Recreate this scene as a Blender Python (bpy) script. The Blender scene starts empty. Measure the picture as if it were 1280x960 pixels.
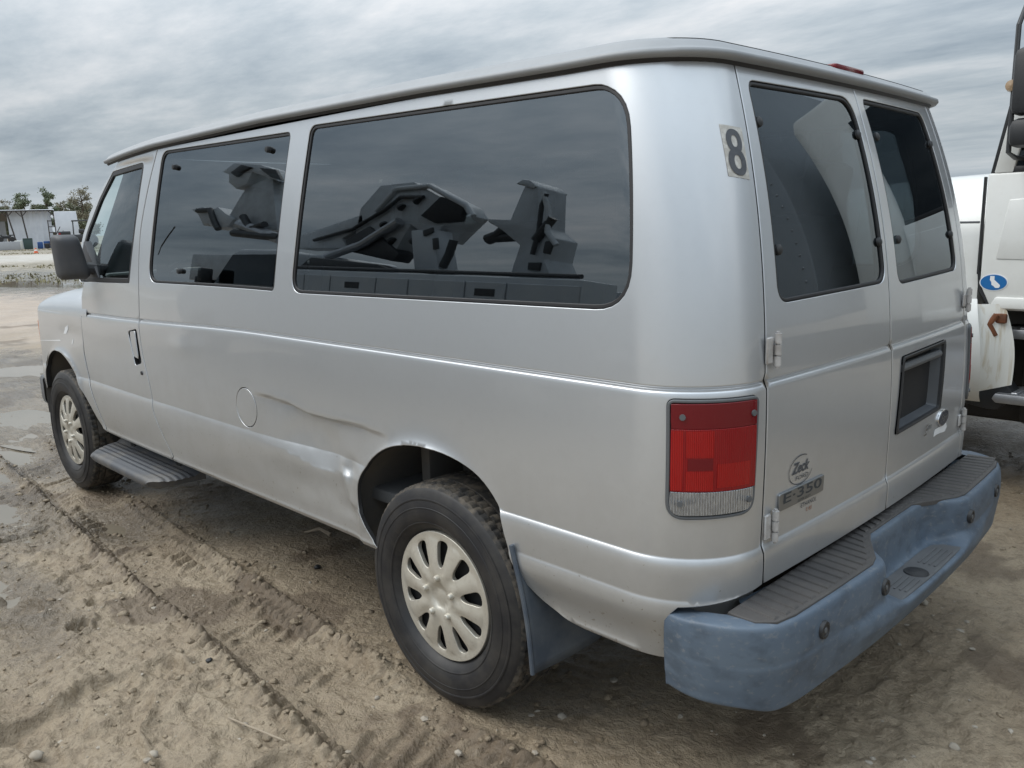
import bpy, bmesh, math, random
import numpy as np
from mathutils import Vector, Matrix
from mathutils.geometry import delaunay_2d_cdt

random.seed(7); rng = np.random.default_rng(7)
SC = bpy.context.scene
COL = SC.collection

# ------------------------------------------------------------------ camera
CAM = np.array([-1.9502, 2.5748, 1.5547])
YAW, PITCH, ROLL, FPX = math.radians(-44.9259), math.radians(-10.9864), math.radians(-1.6027), 1038.99
_fw = np.array([math.cos(YAW)*math.cos(PITCH), math.sin(YAW)*math.cos(PITCH), math.sin(PITCH)])
_r = np.array([math.sin(YAW), -math.cos(YAW), 0.0]); _u = np.cross(_r, _fw)
_r, _u = math.cos(ROLL)*_r+math.sin(ROLL)*_u, -math.sin(ROLL)*_r+math.cos(ROLL)*_u
cd = bpy.data.cameras.new('camera'); cam = bpy.data.objects.new('camera', cd); COL.objects.link(cam)
cam.matrix_world = Matrix(((_r[0], _u[0], -_fw[0], CAM[0]), (_r[1], _u[1], -_fw[1], CAM[1]), (_r[2], _u[2], -_fw[2], CAM[2]), (0, 0, 0, 1)))
cd.sensor_width = 36; cd.lens = FPX/1280*36; cd.clip_start = .05; cd.clip_end = 3000
SC.camera = cam

# ------------------------------------------------------------------ sky, sun, exposure
SUN_EL, SUN_AZ = math.radians(52), math.radians(48)      # azimuth measured from +x towards +y
w = bpy.data.worlds.new('World'); SC.world = w; w.use_nodes = True
nt = w.node_tree; nt.nodes.clear(); N = nt.nodes.new; L = nt.links.new
out = N('ShaderNodeOutputWorld'); bg = N('ShaderNodeBackground'); bg.inputs['Strength'].default_value = .1
sky = N('ShaderNodeTexSky'); sky.sky_type = 'NISHITA'; sky.sun_disc = False
sky.sun_elevation = SUN_EL; sky.sun_rotation = math.radians(90)-SUN_AZ; sky.air_density = 1.2; sky.dust_density = 2.0
tc = N('ShaderNodeTexCoord'); sep = N('ShaderNodeSeparateXYZ'); L(tc.outputs['Generated'], sep.inputs[0])
def wm(op, a, b=None, c=None):
    n = N('ShaderNodeMath'); n.operation = op
    for i, v in enumerate((a, b, c)):
        if v is None: continue
        if isinstance(v, (int, float)): n.inputs[i].default_value = v
        else: L(v, n.inputs[i])
    return n.outputs[0]
el = wm('MAXIMUM', sep.outputs['Z'], 0.0)
den = wm('ADD', el, .09)
px_, py_ = wm('DIVIDE', sep.outputs['X'], den), wm('DIVIDE', sep.outputs['Y'], den)
cmb = N('ShaderNodeCombineXYZ'); L(px_, cmb.inputs[0]); L(py_, cmb.inputs[1])
mp = N('ShaderNodeMapping'); L(cmb.outputs[0], mp.inputs[0]); mp.inputs['Rotation'].default_value = (0, 0, math.radians(38)); mp.inputs['Scale'].default_value = (.60, 1.15, 1)
mp.inputs['Location'].default_value = (3.1, 1.7, 0)
n1 = N('ShaderNodeTexNoise'); n1.inputs['Scale'].default_value = .62; n1.inputs['Detail'].default_value = 6; n1.inputs['Roughness'].default_value = .52; n1.inputs['Distortion'].default_value = .35
L(mp.outputs[0], n1.inputs['Vector'])
n2 = N('ShaderNodeTexNoise'); n2.inputs['Scale'].default_value = 1.9; n2.inputs['Detail'].default_value = 8; n2.inputs['Roughness'].default_value = .64
L(mp.outputs[0], n2.inputs['Vector'])
cl = wm('ADD', wm('MULTIPLY', n1.outputs['Fac'], .60), wm('MULTIPLY', n2.outputs['Fac'], .40))
ramp = N('ShaderNodeValToRGB'); L(cl, ramp.inputs[0])
e = ramp.color_ramp.elements
e[0].position = .33; e[0].color = (.132, .165, .200, 1)
e[1].position = .66; e[1].color = (.44, .44, .445, 1)
for p, c in ((.43, (.212, .245, .276)), (.50, (.270, .301, .327)), (.58, (.355, .374, .392))):
    x = e.new(p); x.color = (*c, 1)
# overcast deck: brighter towards the zenith (1 + 2 sin e), hazier and paler towards the horizon
grad = wm('MULTIPLY_ADD', wm('POWER', el, 1.25), 3.3, .80)
mg = N('ShaderNodeMix'); mg.data_type = 'RGBA'; mg.blend_type = 'MULTIPLY'; mg.inputs['Factor'].default_value = 1
L(ramp.outputs[0], mg.inputs['A']); cg = N('ShaderNodeCombineXYZ')
for i in range(3): L(grad, cg.inputs[i])
L(cg.outputs[0], mg.inputs['B'])
hz = wm('SUBTRACT', 1.0, wm('MINIMUM', wm('MULTIPLY', el, 7.5), 1.0))
mh = N('ShaderNodeMix'); mh.data_type = 'RGBA'; L(wm('MULTIPLY', wm('POWER', hz, 1.6), .8), mh.inputs['Factor'])
L(mg.outputs['Result'], mh.inputs['A']); mh.inputs['B'].default_value = (.335, .380, .420, 1)
sc10 = N('ShaderNodeVectorMath'); sc10.operation = 'SCALE'; L(mh.outputs['Result'], sc10.inputs[0]); sc10.inputs['Scale'].default_value = 10.0
mx = N('ShaderNodeMix'); mx.data_type = 'RGBA'; mx.inputs['Factor'].default_value = .95
L(sky.outputs[0], mx.inputs['A']); L(sc10.outputs[0], mx.inputs['B'])
L(mx.outputs['Result'], bg.inputs['Color']); L(bg.outputs[0], out.inputs[0])

sl = bpy.data.lights.new('sun', 'SUN'); so = bpy.data.objects.new('sun', sl); COL.objects.link(so)
sl.energy = 1.15; sl.angle = math.radians(45); sl.color = (1, .965, .91)
sd = Vector((math.cos(SUN_EL)*math.cos(SUN_AZ), math.cos(SUN_EL)*math.sin(SUN_AZ), math.sin(SUN_EL)))
so.rotation_euler = sd.to_track_quat('Z', 'Y').to_euler(); so.location = (0, 0, 20)
vs = SC.view_settings; vs.view_transform = 'Standard'; vs.look = 'None'; vs.gamma = 1; vs.exposure = .74; vs.use_curve_mapping = False
SC.cycles.max_bounces = 8; SC.cycles.transparent_max_bounces = 12; SC.cycles.glossy_bounces = 4; SC.cycles.diffuse_bounces = 3
SC.cycles.use_denoising = True; SC.cycles.sample_clamp_indirect = 6

# ------------------------------------------------------------------ materials
MATS = {}
def mat(name, col=(.5, .5, .5), rough=.5, metal=0.0, coat=0.0, coat_rough=.05, spec=.5, ior=1.5,
        n_scale=0, n_amt=0.0, n_col=None, bump=0.0, bump_scale=40, bump_dist=.004, rough_var=0.0, back=None,
        stretch=None, n_lo=.4, n_hi=.7, detail=6, n2=None):
    """Principled material with object-space noise for colour, roughness and relief."""
    m = bpy.data.materials.new(name); m.use_nodes = True; MATS[name] = m
    t = m.node_tree; b = t.nodes['Principled BSDF']; o = t.nodes['Material Output']
    b.inputs['Base Color'].default_value = (*col, 1); b.inputs['Roughness'].default_value = rough
    b.inputs['Metallic'].default_value = metal; b.inputs['Coat Weight'].default_value = coat
    b.inputs['Coat Roughness'].default_value = coat_rough; b.inputs['Specular IOR Level'].default_value = spec; b.inputs['IOR'].default_value = ior
    nn, ll = t.nodes.new, t.links.new
    if n_scale or bump:
        c = nn('ShaderNodeTexCoord'); v = c.outputs['Object']
        if stretch:
            mpn = nn('ShaderNodeMapping'); mpn.inputs['Scale'].default_value = stretch; ll(v, mpn.inputs[0]); v = mpn.outputs[0]
    last = None
    def layer(prev, scale, amt, ncol, lo, hi):
        x = nn('ShaderNodeTexNoise'); x.inputs['Scale'].default_value = scale; x.inputs['Detail'].default_value = detail; x.inputs['Roughness'].default_value = .6
        ll(v, x.inputs['Vector'])
        r = nn('ShaderNodeMapRange'); r.inputs[1].default_value = lo; r.inputs[2].default_value = hi; r.inputs[4].default_value = amt; ll(x.outputs['Fac'], r.inputs[0])
        mi = nn('ShaderNodeMix'); mi.data_type = 'RGBA'; ll(r.outputs[0], mi.inputs['Factor'])
        if prev is None: mi.inputs['A'].default_value = (*col, 1)
        else: ll(prev, mi.inputs['A'])
        mi.inputs['B'].default_value = (*ncol, 1)
        return mi.outputs['Result'], r.outputs[0]
    if n_scale:
        last, fac = layer(None, n_scale, n_amt, n_col or tuple(x*.6 for x in col), n_lo, n_hi)
        if n2:
            for q in n2: last, _ = layer(last, *q)
        ll(last, b.inputs['Base Color'])
        if rough_var:
            r2 = nn('ShaderNodeMath'); r2.operation = 'MULTIPLY_ADD'; ll(fac, r2.inputs[0]); r2.inputs[1].default_value = rough_var; r2.inputs[2].default_value = rough; ll(r2.outputs[0], b.inputs['Roughness'])
    if bump:
        x = nn('ShaderNodeTexNoise'); x.inputs['Scale'].default_value = bump_scale; x.inputs['Detail'].default_value = 5; ll(v, x.inputs['Vector'])
        bu = nn('ShaderNodeBump'); bu.inputs['Strength'].default_value = bump; bu.inputs['Distance'].default_value = bump_dist
        ll(x.outputs['Fac'], bu.inputs['Height']); ll(bu.outputs[0], b.inputs['Normal'])
    if back:
        b2 = nn('ShaderNodeBsdfDiffuse'); b2.inputs['Color'].default_value = (*back, 1)
        g = nn('ShaderNodeNewGeometry'); ms = nn('ShaderNodeMixShader'); ll(g.outputs['Backfacing'], ms.inputs[0])
        ll(b.outputs[0], ms.inputs[1]); ll(b2.outputs[0], ms.inputs[2]); ll(ms.outputs[0], o.inputs[0])
    return m

def ribbed(m, period, strength):
    t = m.node_tree; b = t.nodes['Principled BSDF']; nn, ll = t.nodes.new, t.links.new
    c = nn('ShaderNodeTexCoord'); d = nn('ShaderNodeVectorMath'); d.operation = 'DOT_PRODUCT'; ll(c.outputs['Object'], d.inputs[0]); d.inputs[1].default_value = (1, 1, 0)
    k = nn('ShaderNodeMath'); k.operation = 'MULTIPLY'; ll(d.outputs['Value'], k.inputs[0]); k.inputs[1].default_value = 2*math.pi/period
    sn = nn('ShaderNodeMath'); sn.operation = 'SINE'; ll(k.outputs[0], sn.inputs[0])
    bu = nn('ShaderNodeBump'); bu.inputs['Strength'].default_value = strength; bu.inputs['Distance'].default_value = .002; ll(sn.outputs[0], bu.inputs['Height']); ll(bu.outputs[0], b.inputs['Normal'])
    return m
def glass(name, tint, ior=1.5, refl=1.0, rough=0.0):
    m = bpy.data.materials.new(name); m.use_nodes = True; MATS[name] = m
    t = m.node_tree; t.nodes.clear(); nn, ll = t.nodes.new, t.links.new
    o = nn('ShaderNodeOutputMaterial'); tr = nn('ShaderNodeBsdfTransparent'); tr.inputs[0].default_value = (*tint, 1)
    gl = nn('ShaderNodeBsdfGlossy'); gl.inputs['Roughness'].default_value = rough; gl.inputs['Color'].default_value = (refl*.86, refl*.94, refl, 1)
    fr = nn('ShaderNodeFresnel'); fr.inputs['IOR'].default_value = ior
    ms = nn('ShaderNodeMixShader'); ll(fr.outputs[0], ms.inputs[0]); ll(tr.outputs[0], ms.inputs[1]); ll(gl.outputs[0], ms.inputs[2]); ll(ms.outputs[0], o.inputs[0])
    return m

# silver paint with road film that thickens towards the sills (dirt has its own shape)
PAINT = mat('silver_paint', (.565, .582, .60), .32, .68, .75, .03, n_scale=2.2, n_amt=.22, n_col=(.50, .51, .52), n_lo=.45, n_hi=.75, rough_var=.15,
            back=(.06, .06, .062), n2=[(38, .08, (.40, .40, .40), .5, .8)])
def film(m, z0, z1, colr, amt):
    t = m.node_tree; b = t.nodes['Principled BSDF']; nn, ll = t.nodes.new, t.links.new
    g = nn('ShaderNodeTexCoord'); s_ = nn('ShaderNodeSeparateXYZ'); ll(g.outputs['Object'], s_.inputs[0])
    no = nn('ShaderNodeTexNoise'); no.inputs['Scale'].default_value = 5; no.inputs['Detail'].default_value = 8; no.inputs['Roughness'].default_value = .65
    ll(g.outputs['Object'], no.inputs['Vector'])
    a = nn('ShaderNodeMath'); a.operation = 'MULTIPLY_ADD'; ll(no.outputs['Fac'], a.inputs[0]); a.inputs[1].default_value = .5; ll(s_.outputs['Z'], a.inputs[2])
    r = nn('ShaderNodeMapRange'); r.inputs[1].default_value = z1+.25; r.inputs[2].default_value = z0+.25; r.inputs[3].default_value = 0; r.inputs[4].default_value = amt; ll(a.outputs[0], r.inputs[0])
    src = b.inputs['Base Color'].links[0].from_socket
    mi = nn('ShaderNodeMix'); mi.data_type = 'RGBA'; ll(r.outputs[0], mi.inputs['Factor']); ll(src, mi.inputs['A']); mi.inputs['B'].default_value = (*colr, 1); ll(mi.outputs['Result'], b.inputs['Base Color'])
    me = nn('ShaderNodeMath'); me.operation = 'MULTIPLY_ADD'; ll(r.outputs[0], me.inputs[0]); me.inputs[1].default_value = -.4; me.inputs[2].default_value = .68; ll(me.outputs[0], b.inputs['Metallic'])
    co = nn('ShaderNodeMath'); co.operation = 'MULTIPLY_ADD'; ll(r.outputs[0], co.inputs[0]); co.inputs[1].default_value = -.7; co.inputs[2].default_value = .7; ll(co.outputs[0], b.inputs['Coat Weight'])
    # mud spatter thrown up over the sills and behind the wheels
    sp = nn('ShaderNodeTexNoise'); sp.inputs['Scale'].default_value = 85; sp.inputs['Detail'].default_value = 3; ll(g.outputs['Object'], sp.inputs['Vector'])
    sh = nn('ShaderNodeMath'); sh.operation = 'MULTIPLY_ADD'; ll(a.outputs[0], sh.inputs[0]); sh.inputs[1].default_value = .30; sh.inputs[2].default_value = .435
    gt = nn('ShaderNodeMath'); gt.operation = 'SUBTRACT'; ll(sp.outputs['Fac'], gt.inputs[0]); ll(sh.outputs[0], gt.inputs[1])
    gs = nn('ShaderNodeMapRange'); gs.inputs[1].default_value = .0; gs.inputs[2].default_value = .03; gs.inputs[4].default_value = .6; ll(gt.outputs[0], gs.inputs[0])
    m3 = nn('ShaderNodeMix'); m3.data_type = 'RGBA'; ll(gs.outputs[0], m3.inputs['Factor']); ll(mi.outputs['Result'], m3.inputs['A']); m3.inputs['B'].default_value = (.20, .165, .12, 1); ll(m3.outputs['Result'], b.inputs['Base Color'])
film(PAINT, .42, .92, (.26, .24, .205), .6)
PRIV = glass('privacy_glass', (.27, .31, .325), 2.45)
PRIVR = glass('rear_privacy_glass', (.16, .195, .215), 1.95)
CLEAR = glass('door_glass', (.72, .84, .81), 2.1)
SEAL = mat('black_seal', (.018, .018, .02), .55)
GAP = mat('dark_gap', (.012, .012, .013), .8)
PLASTIC = mat('dark_plastic', (.050, .052, .058), .55, n_scale=9, n_amt=.5, n_col=(.085, .082, .08), bump=.25, bump_scale=220, bump_dist=.0008)
TYRE = mat('tyre_rubber', (.014, .014, .016), .55, n_scale=9, n_amt=.5, n_col=(.075, .068, .058), n_lo=.42, n_hi=.72, bump=.15, bump_scale=60, bump_dist=.001)
TREAD = mat('muddy_tread', (.026, .025, .024), .8, n_scale=28, n_amt=.65, n_col=(.15, .125, .095), n_lo=.42, n_hi=.62)
COVER = mat('wheel_cover_silver', (.58, .55, .48), .36, .45, .15, n_scale=7, n_amt=.55, n_col=(.43, .39, .32), rough_var=.2, n_lo=.42, n_hi=.72, n2=[(60, .3, (.26, .22, .17), .52, .75)])
BUMPER = mat('faded_blue_grey_plastic', (.078, .108, .148), .5, n_scale=3.2, n_amt=.6, n_col=(.125, .160, .198), n_lo=.40, n_hi=.70, rough_var=.1, stretch=(1, 1, 1.6),
             bump=.12, bump_scale=90, bump_dist=.001, n2=[(14, .5, (.040, .052, .068), .48, .66), (46, .55, (.20, .205, .205), .56, .72)])
PAD = mat('worn_step_pad', (.056, .053, .052), .68, n_scale=6, n_amt=.75, n_col=(.095, .087, .080), n_lo=.4, n_hi=.65, bump=.5, bump_scale=180, bump_dist=.0015, n2=[(30, .5, (.075, .072, .072), .5, .7)])
HINGE = mat('hinge_paint', (.50, .49, .48), .45, .2, n_scale=30, n_amt=.6, n_col=(.22, .19, .165))
CHROME = mat('chrome', (.72, .73, .74), .16, 1.0, n_scale=25, n_amt=.3, n_col=(.4, .4, .4))
BADGE_INK = mat('badge_dark', (.03, .04, .05), .4)
RED = mat('lamp_red', (.23, .003, .006), .14, spec=.3, coat=.25, coat_rough=.03, bump=.25, bump_scale=9, bump_dist=.002, stretch=(30, 30, .4))
RED_BRIGHT = mat('lamp_red_bright', (.34, .006, .006), .12, spec=.3, coat=.25, coat_rough=.03, bump=.4, bump_scale=9, bump_dist=.002, stretch=(34, 34, .4))
RED_DARK = mat('lamp_red_dark', (.135, .004, .008), .14, spec=.3, coat=.25, coat_rough=.03, bump=.2, bump_scale=9, bump_dist=.002, stretch=(30, 30, .4))
CLEARLENS = mat('lamp_clear_lens', (.50, .53, .57), .10, .7, coat=1, coat_rough=.05, bump=.8, bump_scale=12, bump_dist=.004, stretch=(22, 22, 3), n_scale=16, n_amt=.7, n_col=(.14, .16, .2))
ribbed(RED, .007, .35); ribbed(RED_BRIGHT, .007, .6); ribbed(CLEARLENS, .009, .9)
GREYTRIM = mat('grey_trim', (.10, .105, .11), .55)
UNDER = mat('underbody', (.022, .021, .020), .9, n_scale=4, n_amt=.5, n_col=(.05, .045, .038))
LINER = mat('muddy_wheel_well', (.11, .105, .098), .85, n_scale=6, n_amt=.7, n_col=(.17, .145, .115))
SEATM = mat('grey_seat_cloth', (.085, .088, .092), .95, n_scale=40, n_amt=.4)
TRIMIN = mat('interior_trim', (.10, .102, .104), .85)
WHITE = mat('white_truck_paint', (.70, .71, .69), .32, 0, .5, .08, n_scale=3, n_amt=.4, n_col=(.56, .55, .50), n_lo=.45, n_hi=.75, n2=[(25, .12, (.4, .37, .31), .55, .8)])
STAIN = mat('rust_stained_white', (.66, .66, .62), .5, n_scale=3.5, n_amt=.8, n_col=(.44, .37, .25), n_lo=.50, n_hi=.68, stretch=(9, 9, .5))
RUST = mat('rust', (.17, .06, .025), .85, n_scale=18, n_amt=.8, n_col=(.06, .028, .016))
ALU = mat('dull_aluminium', (.42, .43, .45), .42, .8, n_scale=8, n_amt=.5, n_col=(.22, .22, .22))
BLACKP = mat('black_plastic', (.022, .023, .025), .5)
BLUE = mat('blue_sticker', (.012, .13, .36), .4)
STICKERW = mat('white_sticker', (.74, .75, .76), .5)
PLATE = mat('dirty_number_plate_vinyl', (.42, .405, .37), .6, n_scale=60, n_amt=.7, n_col=(.62, .61, .58), n_lo=.45, n_hi=.6)
INK = mat('dark_grey_ink', (.055, .06, .07), .5, n_scale=70, n_amt=.35, n_col=(.12, .125, .135))
AMBER = mat('amber_lens', (.62, .16, .02), .2, coat=1)
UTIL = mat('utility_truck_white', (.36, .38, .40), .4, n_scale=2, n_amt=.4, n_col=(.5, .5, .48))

# ------------------------------------------------------------------ mesh helpers
def link(o, parent=None, label=None, cat=None, group=None, kind=None):
    COL.objects.link(o)
    if parent is not None: o.parent = parent
    for k, v in (('label', label), ('category', cat), ('group', group), ('kind', kind)):
        if v: o[k] = v
    return o
def empty(name, loc=(0, 0, 0), rz=0, **k):
    o = bpy.data.objects.new(name, None); o.location = loc; o.rotation_euler = (0, 0, rz); o.empty_display_size = .2
    return link(o, None, **k)
def pobj(name, verts, faces, m, parent=None, smooth=True, normals=None, **k):
    me = bpy.data.meshes.new(name)
    me.from_pydata([tuple(map(float, v)) for v in verts], [], [tuple(int(i) for i in f) for f in faces])
    for mm in (m if isinstance(m, (list, tuple)) else [m]): me.materials.append(mm)
    if smooth: me.polygons.foreach_set('use_smooth', [True]*len(me.polygons))
    me.update()
    if normals is not None: me.normals_split_custom_set_from_vertices([tuple(map(float, n)) for n in normals])
    o = bpy.data.objects.new(name, me)
    return link(o, parent, **k)

class MB:
    """collects verts and faces of one part"""
    def __init__(s): s.v = []; s.f = []
    def add(s, v, f):
        b = len(s.v); s.v += [tuple(map(float, p)) for p in v]; s.f += [tuple(int(i)+b for i in q) for q in f]; return s
    def box(s, c, d, bev=0.0, rot=None, taper=None):
        bm = bmesh.new(); bmesh.ops.create_cube(bm, size=1)
        for v in bm.verts:
            v.co = Vector((v.co.x*d[0], v.co.y*d[1], v.co.z*d[2]))
            if taper and v.co.z > 0: v.co.x *= taper[0]; v.co.y *= taper[1]
        if bev: bmesh.ops.bevel(bm, geom=bm.edges[:]+bm.verts[:], offset=bev, segments=2 if bev > .006 else 1, profile=.5, affect='EDGES')
        if rot is not None: bm.transform(rot if isinstance(rot, Matrix) else Matrix.Rotation(rot, 4, 'Z'))
        bm.transform(Matrix.Translation(c)); bm.verts.index_update()
        s.add([v.co for v in bm.verts], [[v.index for v in f.verts] for f in bm.faces]); bm.free(); return s
    def tube(s, pts, r, n=8, cap=True):
        pts = [Vector(p) for p in pts]; rs = r if isinstance(r, (list, tuple)) else [r]*len(pts)
        vv, ff = [], []; up = None
        for i, p in enumerate(pts):
            d = (pts[min(i+1, len(pts)-1)]-pts[max(i-1, 0)]).normalized()
            if up is None: up = Vector((0, 0, 1)) if abs(d.z) < .9 else Vector((1, 0, 0))
            a = d.cross(up).normalized(); b = a.cross(d).normalized(); up = b
            for k in range(n):
                t = 2*math.pi*k/n; vv.append(p+(a*math.cos(t)+b*math.sin(t))*rs[i])
        for i in range(len(pts)-1):
            for k in range(n):
                ff.append((i*n+k, i*n+(k+1) % n, (i+1)*n+(k+1) % n, (i+1)*n+k))
        if cap: ff.append(tuple(range(n))[::-1]); ff.append(tuple(range((len(pts)-1)*n, len(pts)*n)))
        return s.add(vv, ff)
    def lathe(s, prof, axis='y', n=32, c=(0, 0, 0), close=False):
        """prof: (radius, along)"""
        vv, ff = [], []; m = len(prof)
        for k in range(n):
            t = 2*math.pi*k/n
            for r, h in prof:
                p = {'y': (r*math.cos(t), h, r*math.sin(t)), 'z': (r*math.cos(t), r*math.sin(t), h), 'x': (h, r*math.cos(t), r*math.sin(t))}[axis]
                vv.append((p[0]+c[0], p[1]+c[1], p[2]+c[2]))
        for k in range(n):
            for i in range(m-1):
                a, b = k*m+i, ((k+1) % n)*m+i; ff.append((a, b, b+1, a+1))
        return s.add(vv, ff)
    def prism(s, poly, a, b, axis='y', bev=0):
        """2D polygon extruded between a and b; poly in (x,z) for y, (x,y) for z, (y,z) for x"""
        P3 = {'y': lambda p, h: (p[0], h, p[1]), 'z': lambda p, h: (p[0], p[1], h), 'x': lambda p, h: (h, p[0], p[1])}[axis]
        bm = bmesh.new(); lo = [bm.verts.new(P3(p, a)) for p in poly]; hi = [bm.verts.new(P3(p, b)) for p in poly]
        n = len(poly); bm.faces.new(lo); bm.faces.new(hi[::-1])
        for i in range(n): bm.faces.new((lo[i], hi[i], hi[(i+1) % n], lo[(i+1) % n]))
        bmesh.ops.recalc_face_normals(bm, faces=bm.faces[:])
        if bev: bmesh.ops.bevel(bm, geom=bm.edges[:]+bm.verts[:], offset=bev, segments=2, profile=.5, affect='EDGES')
        bm.verts.index_update(); s.add([v.co for v in bm.verts], [[v.index for v in f.verts] for f in bm.faces]); bm.free(); return s
    def grid(s, rows, close_u=False):
        nr, nc = len(rows), len(rows[0]); vv = [p for r in rows for p in r]; ff = []
        for i in range(nr-1):
            for j in range(nc-1 if not close_u else nc):
                j2 = (j+1) % nc; ff.append((i*nc+j, i*nc+j2, (i+1)*nc+j2, (i+1)*nc+j))
        return s.add(vv, ff)
    def build(s, name, m, parent=None, smooth=True, angle=35, **k):
        o = pobj(name, s.v, s.f, m, parent, smooth, **k)
        if smooth and angle:
            bm = bmesh.new(); bm.from_mesh(o.data); ca = math.radians(angle)
            for e in bm.edges:
                if len(e.link_faces) == 2 and e.calc_face_angle(0) > ca: e.smooth = False
            bm.to_mesh(o.data); bm.free()
        return o

def interp(x, xs, ys): return np.interp(x, xs, ys)
def sstep(x, a, b):
    t = np.clip((x-a)/(b-a), 0, 1); return t*t*(3-2*t)
def gauss(x, m, s): return np.exp(-.5*((x-m)/s)**2)

# value noise in numpy, for ground relief and sheet-metal waviness
_perm = rng.random((256, 256))
def vnoise(x, y):
    xi, yi = np.floor(x).astype(int), np.floor(y).astype(int); fx, fy = x-xi, y-yi
    fx, fy = fx*fx*fx*(fx*(fx*6-15)+10), fy*fy*fy*(fy*(fy*6-15)+10)
    g = lambda a, b: _perm[a % 256, b % 256]
    return (g(xi, yi)*(1-fx)+g(xi+1, yi)*fx)*(1-fy)+(g(xi, yi+1)*(1-fx)+g(xi+1, yi+1)*fx)*fy-.5
def fbm(x, y, o=5, g=.5):
    r = 0; a = 1
    for i in range(o):
        r = r+a*vnoise(x+17.3*i, y-9.1*i); x = x*2.03; y = y*1.97; a *= g
    return r

# ------------------------------------------------------------------ the van's body surface
# x forward from the rear axle, y left, z up.  (s, q): s runs along the left side (s<0, forward is negative), round the
# rear corner and across the rear face; q is height with the belt line straightened.
RC, ZB, XF = .22, 1.154, 4.18
QC = RC*math.pi/2; LR = .757; SMID = QC+LR
_zx = np.polyfit([.45, .636, .952, 1.151, 1.306, 1.432, 1.584, 1.766, 1.949, 2.05], [-.965, -.979, -.986, -.982, -.969, -.954, -.925, -.88, -.814, -.772], 4)
_zw = np.polyfit([.42, .5, .6, .75, .9, 1.05, 1.154, 1.34, 1.6, 1.8, 1.95, 2.05], [.948, .962, .974, .982, .981, .976, .971, .958, .930, .903, .878, .86], 5)
def Xr(z): return np.polyval(_zx, z)
def Wd(x, z):
    xx = np.clip(x-2.0, 0, None); k = np.clip((z-1.32)/.62, 0, 1)
    y = np.polyval(_zw, z)-.010*xx**2-k*.075*xx**2
    R_ = .2; t = np.clip(x-(XF-R_), 0, R_*.995)
    return y-(R_-np.sqrt(R_*R_-t*t))
def belt_dz(x): return -.034*sstep(x, 1.0, 2.7)-.030*sstep(x, 2.3, 4.2)
def q2z(x, q): return q+belt_dz(x)*np.interp(q, [.74, 1.10, 1.36, 1.75], [0, 1, .5, 0])
DENT = None
def base_pt(s, q):
    s = np.asarray(s, float); q = np.asarray(q, float)
    xr0 = Xr(ZB)
    xa = xr0+RC-s
    z = np.where(s < 0, q2z(xa, q), q)
    xr = Xr(z)
    x1 = xa+(xr-xr0)*np.exp(np.minimum(s, 0)/.55); y1 = Wd(x1, z)
    wc = Wd(np.zeros_like(z), z); a = np.clip(s, 0, QC)/RC
    x2 = xr+RC-RC*np.sin(a); y2 = wc-RC+RC*np.cos(a)
    hw = wc-RC; y3 = hw*(1-(s-QC)/LR); x3 = xr-.019*(1-((s-QC)/LR-1)**2)
    x = np.where(s <= 0, x1, np.where(s <= QC, x2, x3)); y = np.where(s <= 0, y1, np.where(s <= QC, y2, y3))
    return np.stack([x, y, z], -1)
def base_n(s, q, f=None):
    f = f or base_pt; h = 2e-4
    a = f(s+h, q)-f(s-h, q); b = f(s, q+h)-f(s, q-h); n = np.cross(a, b)
    return n/np.linalg.norm(n, axis=-1, keepdims=True)
ARCH = [(.045, .50, .375), (3.545, .50, .385)]
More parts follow.
